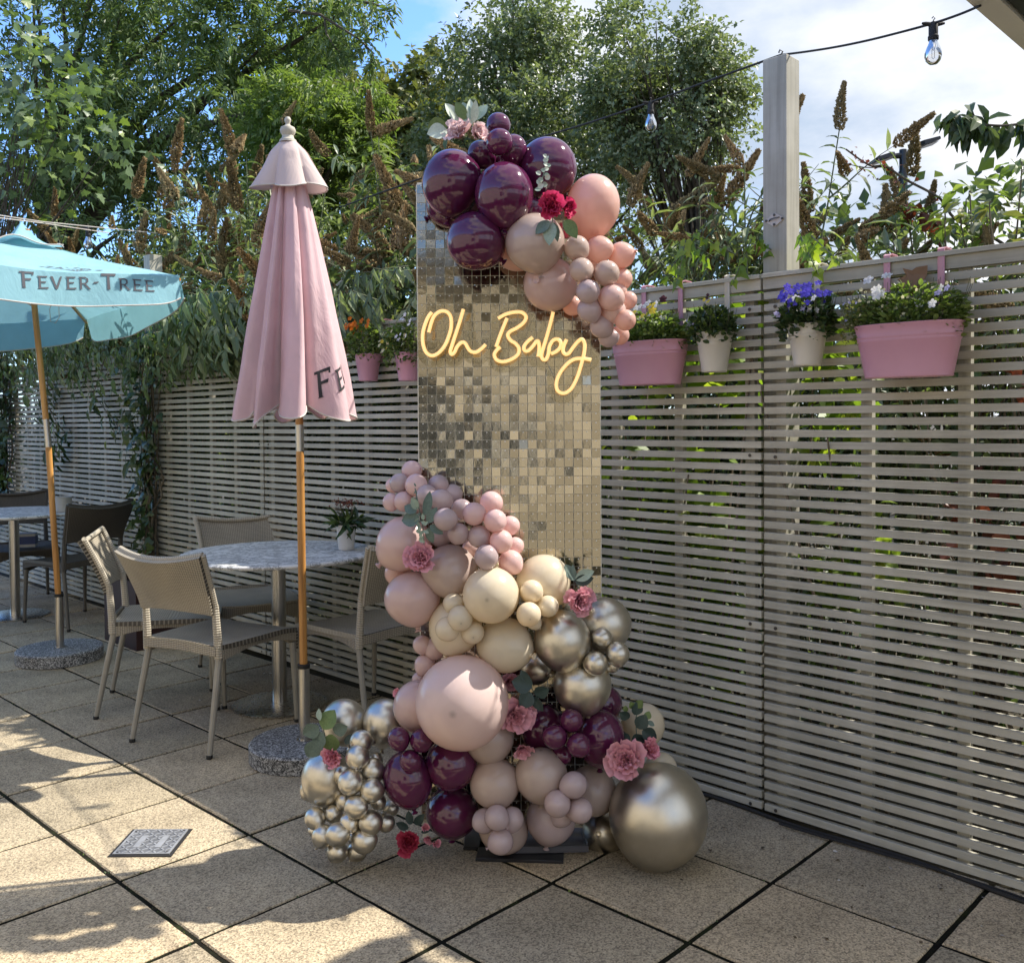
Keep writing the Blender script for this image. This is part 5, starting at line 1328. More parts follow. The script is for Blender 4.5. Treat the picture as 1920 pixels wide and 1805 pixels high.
# top bunch
B('m', 'T', 848, 343, 57, 3.03, 'leftmost large burgundy balloon of the top bunch', 61)
B('m', 'T', 853, 377, 52, 3.11, 'large burgundy balloon peeping out below the leftmost one')
B('m', 'T', 945, 365, 55, 2.95, 'large burgundy balloon in the middle front of the top bunch', 60)
B('m', 'T', 892, 452, 54.6, 2.98, 'large burgundy balloon hanging lowest in the top bunch')
B('m', 'T', 1026, 317, 55, 3.06, 'large burgundy balloon behind the little eucalyptus stem', 58)
B('m', 'T', 934, 235, 23.5, 3.05, 'small burgundy balloon at the very top of the whole display')
B('m', 'T', 936, 267, 25.5, 2.96, 'small plum balloon just below the topmost one', None, (.2, -.9, .4))
B('m', 'T', 962, 282, 26, 3.02, 'small burgundy balloon right of the upper plum pair', 29)
B('m', 'T', 903, 291, 27, 3.06, 'small dark burgundy balloon under the pale pink peony')
B('m', 'T', 945, 306, 24, 3.10, 'small burgundy balloon deep in the gap of the top bunch')
B('m', 'T', 995, 395, 24, 3.0, 'small burgundy balloon behind the magenta peonies')
B('p', 'T', 1112, 386, 50, 3.06, 'large sunlit peach balloon at the right of the top bunch', 58)
B('t', 'T', 1003, 455, 56, 2.96, 'large taupe balloon under the magenta peonies', 54)
B('p', 'T', 966, 472, 36, 3.09, 'peach balloon half hidden between burgundy and taupe ones')
B('d', 'T', 1032, 533, 51, 3.04, 'large dusty peach balloon above the neon word Baby')
B('p', 'T', 1073, 573, 19, 3.1, 'small peach balloon glimpsed behind the dusty peach one')
for a in [('t', *c1(1067, 1043, 83), 2.93), ('t', *c1(1098, 1190, 84), 2.91), ('p', *c1(1215, 1052, 90), 3.02), ('p', *c1(1362, 1092, 88), 3.05), ('t', *c1(1265, 1212, 86), 2.92, (.25, -.9, .1)), ('p', *c1(1365, 1250, 72), 3.06),
          ('v', *c1(1143, 1333, 82), 2.90, (.1, -.95, .1)), ('d', *c1(1297, 1375, 90), 2.92, (.42, -.85, 0)), ('p', *c1(1408, 1392, 60), 3.04), ('v', *c1(1150, 1455, 82), 2.93), ('d', *c1(1308, 1462, 86), 2.96, (.55, -.75, -.2)), ('p', *c1(1388, 1522, 73), 2.94, (.35, -.9, -.1)),
          ('v', *c1(1232, 1562, 80), 2.97), ('v', *c1(1278, 1640, 66), 3.0), ('p', *c1(1350, 1622, 66), 3.03), ('p', *c1(1190, 1145, 70), 3.06), ('p', *c1(1340, 1330, 60), 3.05)]:
    B(a[0], 'R', a[1], a[2], a[3], a[4], None, None, a[5] if len(a) > 5 else None)
# left tail
for a in [('k', 298, 117, 70, 3.08), ('v', 215, 202, 68, 3.05), ('k', 168, 218, 50, 3.1), ('k', 328, 215, 78, 3.01), ('v', 478, 215, 72, 3.04), ('v', 400, 287, 77, 2.98), ('k', 157, 330, 60, 3.04), ('k', 245, 325, 70, 3.02), ('v', 573, 278, 72, 3.05), ('v', 500, 318, 78, 2.94),
          ('v', 345, 350, 58, 3.05), ('v', 635, 378, 72, 3.0), ('k', 838, 335, 80, 3.0), ('v', 525, 447, 80, 2.89), ('k', 720, 410, 79, 2.92), ('k', 865, 457, 80, 2.91), ('k', 965, 490, 68, 2.99), ('v', 612, 545, 77, 2.93), ('v', 755, 565, 78, 2.93), ('v', 490, 562, 76, 3.02),
          ('k', 905, 596, 80, 2.91), ('k', 998, 627, 62, 2.98), ('v', 805, 702, 84, 2.88), ('k', 970, 738, 85, 2.94), ('d', 700, 645, 62, 3.05), ('v', 425, 410, 60, 3.06), ('k', 320, 365, 45, 3.07)]:
    x, y, r = c2(a[1], a[2], a[3]); B(a[0], 'A', x, y, r, a[4])
B('d', 'M', 757, 1019, 52, 3.02, 'large dusty pink balloon at the left end of the middle cascade')
B('p', 'M', 746, 1074, 25, 3.1, 'peach balloon slice showing behind two dusty pink ones')
B('t', 'M', 844, 1071, 51, 2.99, 'large mauve taupe balloon right of the upper rose peony')
B('d', 'M', 773, 1121, 53, 3.0, 'large dusty pink balloon in front of the right chair', 50)
B('c', 'M', 920.5, 1115, 55, 2.90, 'large cream balloon front and centre of the display', None, (-.1, -.95, .02))
B('c', 'M', 1019, 1090, 51, 3.0, 'large cream balloon against the lower sequin wall')
B('c', 'M', 854, 1174, 51, 2.98, 'large cream balloon carrying a cluster of four small ones')
B('c', 'M', 946, 1209, 53, 2.97, 'large cream balloon below the central cream one')
for nm, x, y, r, Y in (('topmost small cream balloon of the left quartet', 580, 1017, 72, 2.93), ('front small cream balloon of the left quartet', 627, 1118, 88, 2.88), ('leftmost small cream balloon of the left quartet', 540, 1192, 84, 2.90), ('lowest small cream balloon of the left quartet', 710, 1215, 80, 2.91),
                       ('uppermost small cream balloon of the right trio', 1112, 935, 78, 2.90), ('small cream balloon touching the silver one below the rose', 1222, 1037, 75, 2.91), ('lowest small cream balloon of the right trio', 1092, 1092, 84, 2.86), ('small cream balloon half hidden behind the right trio', 1128, 1143, 55, 2.93)):
    x, y, r = c2(x, y, r); B('c', 'M', x, y, r, Y, nm, None, (.1, -.9, -.2) if 'front' in nm or 'lowest' in nm else None)
B('g', 'S', 1054, 1200, 54, 2.97, 'large chrome balloon right beside the lower cream one', 57)
B('g', 'S', 1133, 1170, 51, 3.07, 'large chrome balloon below the rose peony, nearest the fence')
for nm, x, y, r, Y in (('small chrome balloon at the top of the silver trio', 1590, 1253, 70, 2.96), ('rightmost small chrome balloon of the silver trio', 1695, 1360, 82, 2.94), ('lowest small chrome balloon of the silver trio', 1547, 1425, 82, 2.92), ('small chrome balloon hidden under the silver trio', 1655, 1437, 54, 3.0)):
    x, y, r = c2(x, y, r); B('g', 'S', x, y, r, Y, nm)
B('g', 'S', 1092, 1284, 55, 3.0, 'large chrome balloon over the burgundy group', 53)
B('g', 'S', 1004, 1254, 30, 3.12, 'dark chrome balloon in the shadow behind the eucalyptus')
for a in [(370, 1300, 66), (457, 1325, 78), (387, 1435, 73), (345, 1528, 45)]:
    x, y, r = c2(*a); B('d', 'W', x, y, r, 3.04)
B('b', 'M', 866.5, 1316.5, 90, 2.90, 'giant blush pink balloon with a sunlit patch', None, (-.13, -.98, .06))
B('d', 'W', 783, 1323, 46, 2.99, 'large dusty pink balloon half behind the giant blush one', 48)
B('t', 'F', 917, 1383, 47, 2.99, 'large taupe balloon peeping under the giant blush one')
B('t', 'F', 928, 1468, 47.5, 2.97, 'large taupe balloon left of two in the floor row, above the quartet', 46)
B('t', 'F', 1014.6, 1453, 50, 2.96, 'large taupe balloon under the small dark peony', 51)
B('t', 'F', 1109, 1482, 47, 3.06, 'large shadowy taupe balloon behind the pale mauve trio')
B('v', 'F', 1033, 1535, 47, 3.03, 'large mauve balloon just above the plastic lid', 46)
B('t', 'F', 944, 1554, 46, 3.04, 'large taupe balloon behind the mauve quartet near the ground')
for nm, x, y, r, Y in (('leftmost small mauve balloon of the floor quartet', 860, 812, 56, 2.93), ('top front small mauve balloon of the floor quartet', 915, 797, 56, 2.88), ('rightmost small mauve balloon of the floor quartet', 985, 805, 54, 2.93), ('lowest small mauve balloon of the floor quartet', 933, 905, 58, 2.89),
                       ('top small pale mauve balloon of the trio near the big gold one', 1262, 650, 61, 2.88), ('left small pale mauve balloon of the trio near the big gold one', 1188, 735, 60, 2.87), ('right small pale mauve balloon of the trio near the big gold one', 1290, 765, 58, 2.89), ('small mauve balloon tucked behind the pale mauve trio', 1210, 790, 50, 2.95)):
    x, y, r = c3(x, y, r); B('v', 'F', x, y, r, Y, nm)
B('m', 'B', 764.6, 1460, 47, 2.98, 'large burgundy balloon beside the metallic heap', 53)
B('m', 'B', 846, 1431, 49, 2.99, 'large burgundy balloon under the giant blush one', 48)
B('m', 'B', 848, 1522, 50, 3.06, 'large burgundy balloon resting lowest near the red rose', 47)
for nm, x, y, r in (('small burgundy balloon left of the pair under the blush giant', 475, 443, 52), ('small burgundy balloon right of the pair under the blush giant', 577, 450, 53), ('small burgundy balloon on top of the left large burgundy one', 527, 542, 50)):
    x, y, r = c3(x, y, r); B('m', 'B', x, y, r, 2.90, nm)
B('m', 'Q', 1017, 1362, 44, 3.07, 'large burgundy balloon in shadow behind the rose peonies')
B('m', 'Q', 1125, 1383, 47, 3.01, 'large burgundy balloon beside the dark green sprig', 54)
B('m', 'Q', 1133, 1318, 34, 3.12, 'burgundy balloon showing behind the lowest silver one')
for nm, x, y, r, Y in (('topmost small burgundy balloon of the right quartet', 730, 428, 95, 2.93), ('leftmost small burgundy balloon of the right quartet', 600, 558, 100, 2.91), ('rightmost small burgundy balloon of the right quartet', 790, 625, 96, 2.89), ('lowest small burgundy balloon of the right quartet', 652, 705, 80, 2.97)):
    x, y, r = c8(x, y, r); B('m', 'Q', x, y, r, Y, nm)
B('c', 'Q', 1204.7, 1360, 42, 3.14, 'pale cream balloon by the fence behind the dark green sprig')
B('c', 'Q', 1239, 1441, 31, 3.12, 'pale cream balloon slice above the big gold one')
B('g', 'F', 1234, 1528, 93, 2.98, 'giant gold chrome balloon standing on the paving at the right', 97)
B('g', 'F', 1133, 1558, 42, 3.12, 'gold chrome balloon partly behind the giant gold one')
# lower left heap
B('g', 'L', 644.8, 1353, 42, 3.12, 'large chrome balloon at the back of the heap behind the leaves', 43)
B('g', 'L', 722, 1354, 42, 3.10, 'large chrome balloon at the back of the heap next to the dusty pink one', 44)
B('g', 'L', 612, 1458, 47, 3.05, 'large chrome balloon carrying the single pink peony', 52)
B('g', 'L', 584, 1480, 22, 3.14, 'chrome balloon slice behind the leftmost large one')
for (x, y, r, Y) in [(610, 430, 92, 3.0), (577, 570, 98, 2.96), (740, 600, 62, 3.03), (712, 690, 102, 2.98), (515, 795, 104, 2.93), (450, 735, 82, 3.0), (705, 870, 97, 2.93), (462, 968, 72, 3.0), (565, 1018, 98, 2.91), (762, 968, 68, 3.0), (197, 1122, 88, 2.99), (365, 1080, 74, 3.0), (512, 1160, 87, 2.94), (697, 1157, 98, 2.92), (832, 1160, 76, 2.99),
                     (268, 1282, 92, 2.96), (400, 1268, 98, 2.92), (637, 1322, 104, 2.93), (395, 1425, 88, 2.965), (575, 1418, 82, 2.99), (190, 1235, 48, 3.02), (560, 1300, 60, 3.02), (880, 1030, 66, 3.08), (690, 400, 60, 3.06), (300, 1010, 50, 3.05), (620, 1200, 55, 3.02)]:
    X, Yp, R_ = c7(x, y, r * 1.12); B('g', 'L', X, Yp, R_, Y)
rb = random.Random(9)
ordn = ['topmost', 'second', 'third', 'fourth', 'fifth', 'sixth', 'seventh', 'eighth', 'ninth', 'tenth', 'eleventh', 'twelfth', 'thirteenth', 'fourteenth', 'fifteenth', 'sixteenth', 'seventeenth', 'eighteenth', 'nineteenth', 'twentieth',
        'twenty-first', 'twenty-second', 'twenty-third', 'twenty-fourth', 'twenty-fifth', 'twenty-sixth', 'twenty-seventh']
cnt = {}
for t in sorted([q for q in BALL if q[6] is None], key=lambda q: q[3]):
    k = (t[0], t[1]); cnt.setdefault(k, []).append(t)
lab = {}
for (key, cl), L_ in cnt.items():
    for i, t in enumerate(L_):
        if len(L_) > 1 and i == len(L_) - 1: lab[id(t)] = 'lowest small %s balloon in %s' % (CN[key], CLUSTER[cl])
        elif i == 0: lab[id(t)] = ('topmost' if len(L_) > 1 else 'only') + ' small %s balloon in %s' % (CN[key], CLUSTER[cl])
        else: lab[id(t)] = '%s small %s balloon from the top in %s' % (ordn[i], CN[key], CLUSTER[cl])
for t in BALL:
    key, cl, x, y, r, Y, label, ry, crown = t
    p = at(x, y, Y); R_ = r / F0 * Y; Rz = (ry or r) / F0 * Y
    small_ = r < 33
    if crown: dv = Vector(crown)
    else: dv = Vector((rb.uniform(-1, 1), rb.uniform(-.35, .9), rb.uniform(-.3, 1)))     # most crowns turn away
    if ry and not crown: dv = Vector((rb.uniform(-.2, .2), rb.uniform(-.2, .2), 1))
    q = dv.normalized().to_track_quat('Z', 'Y')
    o = link('balloon', BME, None, BM[key], loc=p)
    f = rb.uniform(.965, 1.01)
    if ry and not crown: o.scale = (R_, R_, Rz)
    else: o.scale = (R_ * f, R_ * f, R_ / f * ((ry or r) / r if crown else 1))
    o.rotation_euler = q.to_euler()
    tag(o, label or lab[id(t)], 'balloon', ('small ' if small_ else 'large ') + CN[key] + ' balloons')
    if r > 40 or rb.random() < .3:
        kk = link('knot', KNOT, o, BM[key], loc=(0, 0, -1.10))

# ------------------------------------------------------------------ artificial flowers and leaves on the bunch
def petal_mesh(seed, w=.62, cup=.5, ruf=.12):
    rr = random.Random(seed); m_ = MB()
    def fn(u, v):
        b_ = u * 2 - 1; wid = w * (math.sin(PI * min(1, .16 + v * .84) ** .8 * .62) ** .9) 
        x = b_ * wid * (.35 + .65 * v ** .5); r = v * (1 - .10 * b_ * b_ * v)
        z = cup * (v ** 1.6) * .85 + .28 * b_ * b_ * wid - .16 * v ** 5 + ruf * math.sin(b_ * 8 + seed) * v ** 3 * .5
        return (x, r, z)
    m_.grid(fn, 6, 5); return m_.mesh('petal', auto=0)
PET = [petal_mesh(i, .50, [.30, .65, .95][i % 3], .34) for i in range(6)]
def m_petal(name, inner, outer):
    b = NB(name); v = b.coord('Object'); sx = b.n('ShaderNodeSeparateXYZ', {0: v})
    n = b.noise(v, 5, 4)
    c = b.ramp(b.math('ADD', sx.outputs[1], b.math('MULTIPLY_ADD', n, .3, -.15)), [(.15, inner), (.62, outer), (.98, tuple(min(1, x * 1.25 + .04) for x in outer))])
    b.set(col=c, rough=.75, spec=.2)
    t = b.n('ShaderNodeBsdfTranslucent', {'Color': c}); ms = b.n('ShaderNodeMixShader', {0: .3, 1: b.p.outputs[0], 2: t.outputs[0]}); b.L(ms.outputs[0], b.out.inputs['Surface']); return b.m
PM = {'pale': m_petal('pale_pink_petal', (.66, .34, .35), (.86, .60, .60)), 'rose': m_petal('rose_petal', (.36, .08, .13), (.72, .36, .42)), 'magenta': m_petal('magenta_petal', (.20, .008, .04), (.58, .03, .13)),
      'pink': m_petal('pink_petal', (.60, .14, .22), (.82, .35, .42)), 'red': m_petal('dark_red_petal', (.12, .006, .015), (.38, .02, .06))}
def peony(label, x, y, r, Y, kind, facing, open_=.75, n=30, seed=0, group='silk flowers on the balloon display'):
    root = empty('silk_peony', at(x, y, Y)); tag(root, label, 'flower', group)
    n = int(n * 1.5); R_ = 1.12 * r / F0 * Y; root.rotation_euler = Vector(facing).normalized().to_track_quat('Z', 'Y').to_euler()
    rr = random.Random(seed + 5)
    for i in range(n):
        t = i / (n - 1); ring_r = t ** .8
        a = i * 2.39996 + rr.uniform(-.25, .25)
        s = R_ * (.36 + .60 * t) * rr.uniform(.78, 1.12)
        tilt = math.radians(86 - 84 * open_ * t ** .9 + rr.uniform(-16, 16))
        M = Matrix.Rotation(a, 4, 'Z') @ Matrix.Rotation(rr.uniform(-.35, .35), 4, 'Y') @ Matrix.Translation((0, R_ * .10 * t, -R_ * .25 * t)) @ Matrix.Rotation(tilt, 4, 'X')
        o = link('petal', PET[rr.randrange(2) + (2 if t < .4 else 0)], root, PM[kind]); 
        o.matrix_basis = M @ Matrix.Diagonal((s * .95, s, s * .75, 1))
    m_ = MB(); m_.lathe([(.0, -R_ * .42), (R_ * .12, -R_ * .36), (R_ * .24, -R_ * .2), (R_ * .1, -R_ * .1)], 10, cap=False); m_.obj('calyx', MATS['green_stem'], root)
    return root
peony('pale pink peony with broad soft petals at the top left of the display', 862, 250, 33, 2.95, 'pale', (-.4, -.8, .5), .62, 30, 1)
peony('pale pink peony turned right, tucked against the plum balloons', 896, 250, 22, 2.94, 'pale', (.5, -.8, .2), .6, 24, 2)
peony('magenta peony in full face between burgundy and peach balloons', 1033, 387, 29, 2.87, 'magenta', (-.15, -.95, .1), .7, 30, 3)
peony('smaller magenta peony behind the right side of the full-faced one', 1062, 390, 23, 2.92, 'magenta', (.5, -.8, 0), .6, 24, 4)
peony('rose coloured peony with ruffled edges on the left of the middle cascade', 787, 1046, 32, 2.91, 'rose', (-.1, -.9, .2), .85, 32, 5)
peony('rose coloured peony above the silver balloons', 1088, 1126, 30, 2.92, 'rose', (.3, -.9, .15), .8, 32, 6)
peony('reddish peony mostly hidden above the dark eucalyptus', 956, 1277, 19, 3.0, 'rose', (.2, -.9, 0), .8, 20, 7)
peony('large ruffled rose peony right of the giant blush balloon', 967, 1342, 33, 2.93, 'rose', (.25, -.9, 0), .88, 34, 8)
peony('small rose bloom right of the large ruffled rose peony', 991, 1333, 17, 2.95, 'rose', (.5, -.8, .2), .8, 18, 9)
peony('dark rose peony drooping between two taupe balloons', 981, 1403, 21, 2.93, 'rose', (.2, -.8, -.4), .75, 22, 10)
peony('large dusty rose peony on the shoulder of the giant gold balloon', 1174, 1425, 38, 2.90, 'rose', (-.15, -.9, .15), .9, 36, 11)
peony('pale rose peony behind the large dusty one at the lower right', 1217, 1403, 25, 2.97, 'pink', (.4, -.8, .4), .7, 26, 12)
peony('bright pink peony on the leftmost large chrome balloon', 624, 1417, 26, 2.98, 'pink', (-.2, -.95, .05), .55, 28, 13)
peony('dark red rose lying on the ground beside the metallic heap', 766, 1578, 25, 2.97, 'red', (-.05, -.95, .25), .72, 30, 14)
peony('small pink bud nearest the lowest burgundy balloon', 797, 1551, 12, 3.0, 'pink', (.3, -.6, .7), .4, 14, 15)
peony('small pink bud lying on the paving right of the red rose', 817, 1581, 13, 2.98, 'pink', (.5, -.8, .2), .45, 14, 16)
peony('half hidden pink bud low between the two small ones', 803, 1572, 13, 3.0, 'pink', (-.2, -.8, -.3), .6, 12, 18)
peony('scrap of bright pink flower sticking out left of the dusty pink balloon', 746, 1299, 11, 3.05, 'pink', (-.7, -.6, .3), .8, 12, 17)
MATS['euca'] = simple('eucalyptus_leaf', (.115, .165, .135), .6, 0, .2, 9)
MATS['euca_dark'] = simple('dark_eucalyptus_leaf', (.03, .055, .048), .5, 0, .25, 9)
MATS['euca_green'] = simple('green_silk_leaf', (.13, .19, .06), .6, 0, .25, 9)
MATS['sage_leaf'] = simple('pale_sage_leaf', (.52, .58, .48), .7, 0, .12, 9)
MATS['white_green_leaf'] = simple('dusty_green_leaf', (.30, .38, .30), .7, 0, .15, 9)
def silkleaf_mesh(w, fold=.12):
    m_ = MB()
    def fn(u, v):
        b_ = u * 2 - 1; wid = w * math.sin(PI * min(1, .03 + .97 * v) ** .9) ** .8
        return (v, b_ * wid, fold * abs(b_) * wid * 2 - .10 * v * v)
    m_.grid(fn, 6, 8); return m_.mesh('leaf', auto=0)
SL = {'round': silkleaf_mesh(.46), 'oval': silkleaf_mesh(.30), 'long': silkleaf_mesh(.2)}
def sprig(label, ox, oy, Y, lv, stem=None, seed=0, group='silk leaves on the balloon display'):
    """lv: (px,py,angle_deg,len_px,shape,mat) the leaf starts at px,py and points along angle in the upright plane"""
    root = empty('leaf_sprig', at(ox, oy, Y)); tag(root, label, 'leaves', group); rr = random.Random(seed); o_ = Vector(root.location)
    for (x, y, ang, ln, shp, mt) in lv:
        p = at(x, y, Y) - o_; a = math.radians(ang); s = ln / F0 * Y
        X = Vector((math.cos(a), rr.uniform(-.35, .25), math.sin(a))).normalized(); N = Vector((rr.uniform(-.4, .4), -1, rr.uniform(-.3, .6)))
        N = (N - X * N.dot(X)).normalized(); Yv = N.cross(X)
        M = Matrix((X, Yv, N)).transposed().to_4x4()
        o = link('leaf', SL[shp], root, MATS[mt]); o.matrix_basis = Matrix.Translation(p) @ M @ Matrix.Diagonal((s, s, s, 1))
    if stem:
        MB().tube([at(x, y, Y + .01) - o_ for x, y in stem], [.0016] * len(stem), 5).obj('stem', MATS['euca'], root)
sprig('pale two-tone leaves fanning up above the pale pink peonies', 885, 228, 2.93, [(858, 226, 125, 38, 'oval', 'sage_leaf'), (872, 224, 118, 36, 'oval', 'euca_green'), (884, 232, 92, 48, 'long', 'sage_leaf'), (888, 230, 82, 40, 'long', 'sage_leaf'), (890, 226, 55, 40, 'oval', 'white_green_leaf'), (878, 230, 105, 42, 'oval', 'white_green_leaf')], [(886, 250), (885, 228)], 1)
sprig('broad olive green leaf pointing left from the pale pink peony', 836, 240, 2.96, [(838, 238, 178, 40, 'round', 'euca_green'), (838, 246, 190, 38, 'round', 'sage_leaf')], None, 2)
ev = [(1009 + 5 * (k % 3) + k * 1.6, 352 - k * 8.2, (150 if k % 2 else 30), 12 - k * .5, 'round', 'sage_leaf') for k in range(8)] + [(1024 + k * 2, 300, 60 + 40 * k, 9, 'oval', 'sage_leaf') for k in range(3)]
ev += [(1014 + k * 2.2, 356 - k * 9, (170 if k % 2 == 0 else 10), 12 - k * .7, 'round', 'white_green_leaf') for k in range(7)]
sprig('tiny pale eucalyptus stem standing against the right burgundy balloon', 1012, 352, 2.90, ev, [(1012, 358), (1018, 330), (1027, 300)], 3)
sprig('three leaves hanging under the magenta peonies', 1035, 418, 2.87, [(1030, 415, 222, 36, 'oval', 'euca'), (1034, 418, 262, 44, 'oval', 'white_green_leaf'), (1038, 418, 285, 36, 'long', 'euca'), (1060, 412, 300, 42, 'oval', 'euca_green')], [(1035, 405), (1036, 420)], 4)
sp_l = [(786, 972, 185, 34, 'round', 'euca'), (780, 960, 150, 26, 'round', 'euca'), (782, 955, 110, 26, 'oval', 'white_green_leaf'), (796, 965, 75, 46, 'long', 'euca'), (802, 980, 60, 34, 'oval', 'euca'), (803, 990, 285, 30, 'oval', 'euca'), (806, 985, 330, 30, 'oval', 'euca')]
sp_l += [(786 + (k % 3) * 4, 1012 - k * 3.4, 100 + 60 * ((k * 7) % 5 - 2), 12, 'oval', 'white_green_leaf') for k in range(14)] + [(780 + k * 1.0, 912 + k * 7, 120 + (k % 2) * 110, 8, 'long', 'euca') for k in range(10)]
sprig('mixed eucalyptus and spiky sprig above the rose peony on the left cascade', 790, 975, 2.89, sp_l, [(778, 915), (785, 950), (793, 990), (795, 1020)], 5)
sprig('grey green leaves pointing up right from the rose peony by the sequins', 1075, 1088, 2.96, [(1078, 1088, 120, 36, 'oval', 'euca'), (1080, 1086, 28, 38, 'oval', 'white_green_leaf'), (1078, 1090, 10, 36, 'oval', 'euca_dark'), (1076, 1080, 95, 22, 'long', 'euca')], [(1085, 1105), (1079, 1088)], 6)
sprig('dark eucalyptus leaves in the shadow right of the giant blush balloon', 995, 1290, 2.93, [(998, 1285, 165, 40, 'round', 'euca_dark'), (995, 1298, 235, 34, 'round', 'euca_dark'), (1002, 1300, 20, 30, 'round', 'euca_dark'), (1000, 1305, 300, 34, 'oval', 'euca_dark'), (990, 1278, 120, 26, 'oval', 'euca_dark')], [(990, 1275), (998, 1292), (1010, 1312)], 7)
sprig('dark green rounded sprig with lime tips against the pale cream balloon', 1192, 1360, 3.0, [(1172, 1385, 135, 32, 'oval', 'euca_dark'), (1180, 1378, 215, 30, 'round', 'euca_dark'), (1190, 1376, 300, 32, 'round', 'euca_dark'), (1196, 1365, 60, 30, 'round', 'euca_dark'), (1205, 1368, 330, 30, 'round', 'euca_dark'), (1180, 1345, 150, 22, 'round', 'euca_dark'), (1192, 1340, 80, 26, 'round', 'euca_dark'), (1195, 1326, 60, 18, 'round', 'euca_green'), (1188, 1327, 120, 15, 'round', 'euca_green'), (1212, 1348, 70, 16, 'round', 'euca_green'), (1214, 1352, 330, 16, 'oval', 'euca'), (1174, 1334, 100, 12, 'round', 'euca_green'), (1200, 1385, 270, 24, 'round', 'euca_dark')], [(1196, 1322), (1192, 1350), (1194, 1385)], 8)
sprig('large grey green leaves left of the pink peony on the metallic heap', 606, 1378, 3.0, [(598, 1362, 205, 34, 'round', 'euca'), (600, 1350, 100, 22, 'oval', 'white_green_leaf'), (606, 1366, 60, 40, 'round', 'euca_green'), (604, 1372, 250, 34, 'round', 'euca'), (620, 1376, 270, 38, 'round', 'euca_green'), (625, 1370, 20, 30, 'round', 'euca'), (596, 1388, 240, 38, 'round', 'euca'), (648, 1395, 60, 22, 'oval', 'euca_dark')], [(606, 1362), (612, 1400)], 9)
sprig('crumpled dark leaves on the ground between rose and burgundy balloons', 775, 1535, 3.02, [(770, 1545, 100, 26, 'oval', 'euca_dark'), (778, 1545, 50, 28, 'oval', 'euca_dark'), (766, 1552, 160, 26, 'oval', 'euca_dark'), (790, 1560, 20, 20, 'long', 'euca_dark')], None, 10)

# ------------------------------------------------------------------ string lights, hooks, plate on the post
hk = fen(.013, -.112, 2.69)
cable = empty('string_lights', hk); tag(cable, 'black festoon cable running over the tall post to the roof corner', 'string lights')
RE0 = Vector((1.274, 2.6, 2.55)); 
c_end = at(1838, 11, 2.60); bulbp = at(1750, 44, 2.85); sl = at(1220, 192, 4.0); far = fen(-4.7, -.1, 2.62)
def cat_pts(a, b_, sag, n=14): return [a.lerp(b_, i / n) + Vector((0, 0, -sag * 4 * (i / n) * (1 - i / n))) for i in range(n + 1)]
P1 = [c_end, at(1800, 27, 2.73), bulbp] + [bulbp.lerp(hk + Vector((0, 0, .018)), t) + Vector((0, 0, -.012 * math.sin(PI * t))) for t in (.2, .4, .6, .8, 1)]
P2 = [hk + Vector((0, 0, .018)), at(1340, 148, 3.75), sl, at(1100, 232, 4.3), at(1000, 262, 4.55), at(900, 296, 4.75), at(780, 338, 5.0), at(640, 388, 5.5)]
MB().tube([p - hk for p in smooth_path(P1)], .0038, 6).obj('cable', MATS['rubber'], cable)
MB().tube([p - hk for p in smooth_path(P2)], .0046, 6).obj('cable', MATS['rubber'], cable)
MB().tube([(0, 0, 0), (0, 0, .018), (.006, 0, .03), (-.004, 0, .036), (-.008, 0, .026)], .003, 6).obj('hook', MATS['screw'], cable)
b = NB('bulb_glass'); gl = b.n('ShaderNodeBsdfGlossy', {'Roughness': .02}); tp_ = b.n('ShaderNodeBsdfTransparent', {'Color': (.93, .94, .95, 1)})
fr = b.n('ShaderNodeFresnel', {'IOR': 1.6}); ms = b.n('ShaderNodeMixShader', {0: b.math('MULTIPLY_ADD', fr.outputs[0], 1.2, .05), 1: tp_.outputs[0], 2: gl.outputs[0]}); b.L(ms.outputs[0], b.out.inputs['Surface']); bulbm = b.m
MATS['filament'] = simple('filament_wire', (.55, .48, .38), .3, .5)
def bulb(label, p, s=1.0):
    root = empty('light_bulb', p); tag(root, label, 'bulb', 'clear bulbs on the festoon cable'); root.scale = (s, s, s)
    MB().lathe([(.009, .006), (.012, .0), (.0135, -.004), (.0135, -.034), (.0155, -.036), (.0155, -.046), (.013, -.05)], 18).obj('socket', MATS['rubber'], root)
    for sg in (-1, 1): MB().tube([(sg * .006, 0, -.001), (sg * .024, 0, .002), (sg * .034, 0, .003)], [.0075, .006, .0035], 8).obj('socket_arm', MATS['rubber'], root)
    MB().tube([(0, 0, .0), (.0, 0, .012), (.005, 0, .018), (0, 0, .023), (-.004, 0, .018)], .0018, 5).obj('hook', MATS['screw'], root)
    MB().lathe([(.0125, -.048), (.013, -.056), (.019, -.070), (.0245, -.086), (.025, -.097), (.021, -.110), (.012, -.119), (.0, -.122)], 24, cap=False).obj('glass', bulbm, root)
    MB().tube([(-.003, 0, -.05), (-.004, 0, -.075), (-.004, 0, -.10), (0, 0, -.105), (.004, 0, -.10), (.004, 0, -.075), (.003, 0, -.05)], .0009, 5).obj('filament', MATS['filament'], root)
    MB().lathe([(.0035, -.05), (.0025, -.078), (.0, -.08)], 8).obj('glass_stem', bulbm, root)
bulb('clear bulb with black socket hanging in the cloudy sky near the roof corner', bulbp + Vector((0, 0, -.003)), .98)
bulb('clear bulb with black socket hanging in front of the birch tree', sl + Vector((0, 0, -.003)), .98)
lb = at(165, 428, 6.9)
bulb('unlit bulb with dark socket hanging just above the blue parasol', lb, 1.25)
tw = empty('cord_line', lb); tag(tw, 'pair of pale cords stretched over the blue parasol top to a bulb', 'cord')
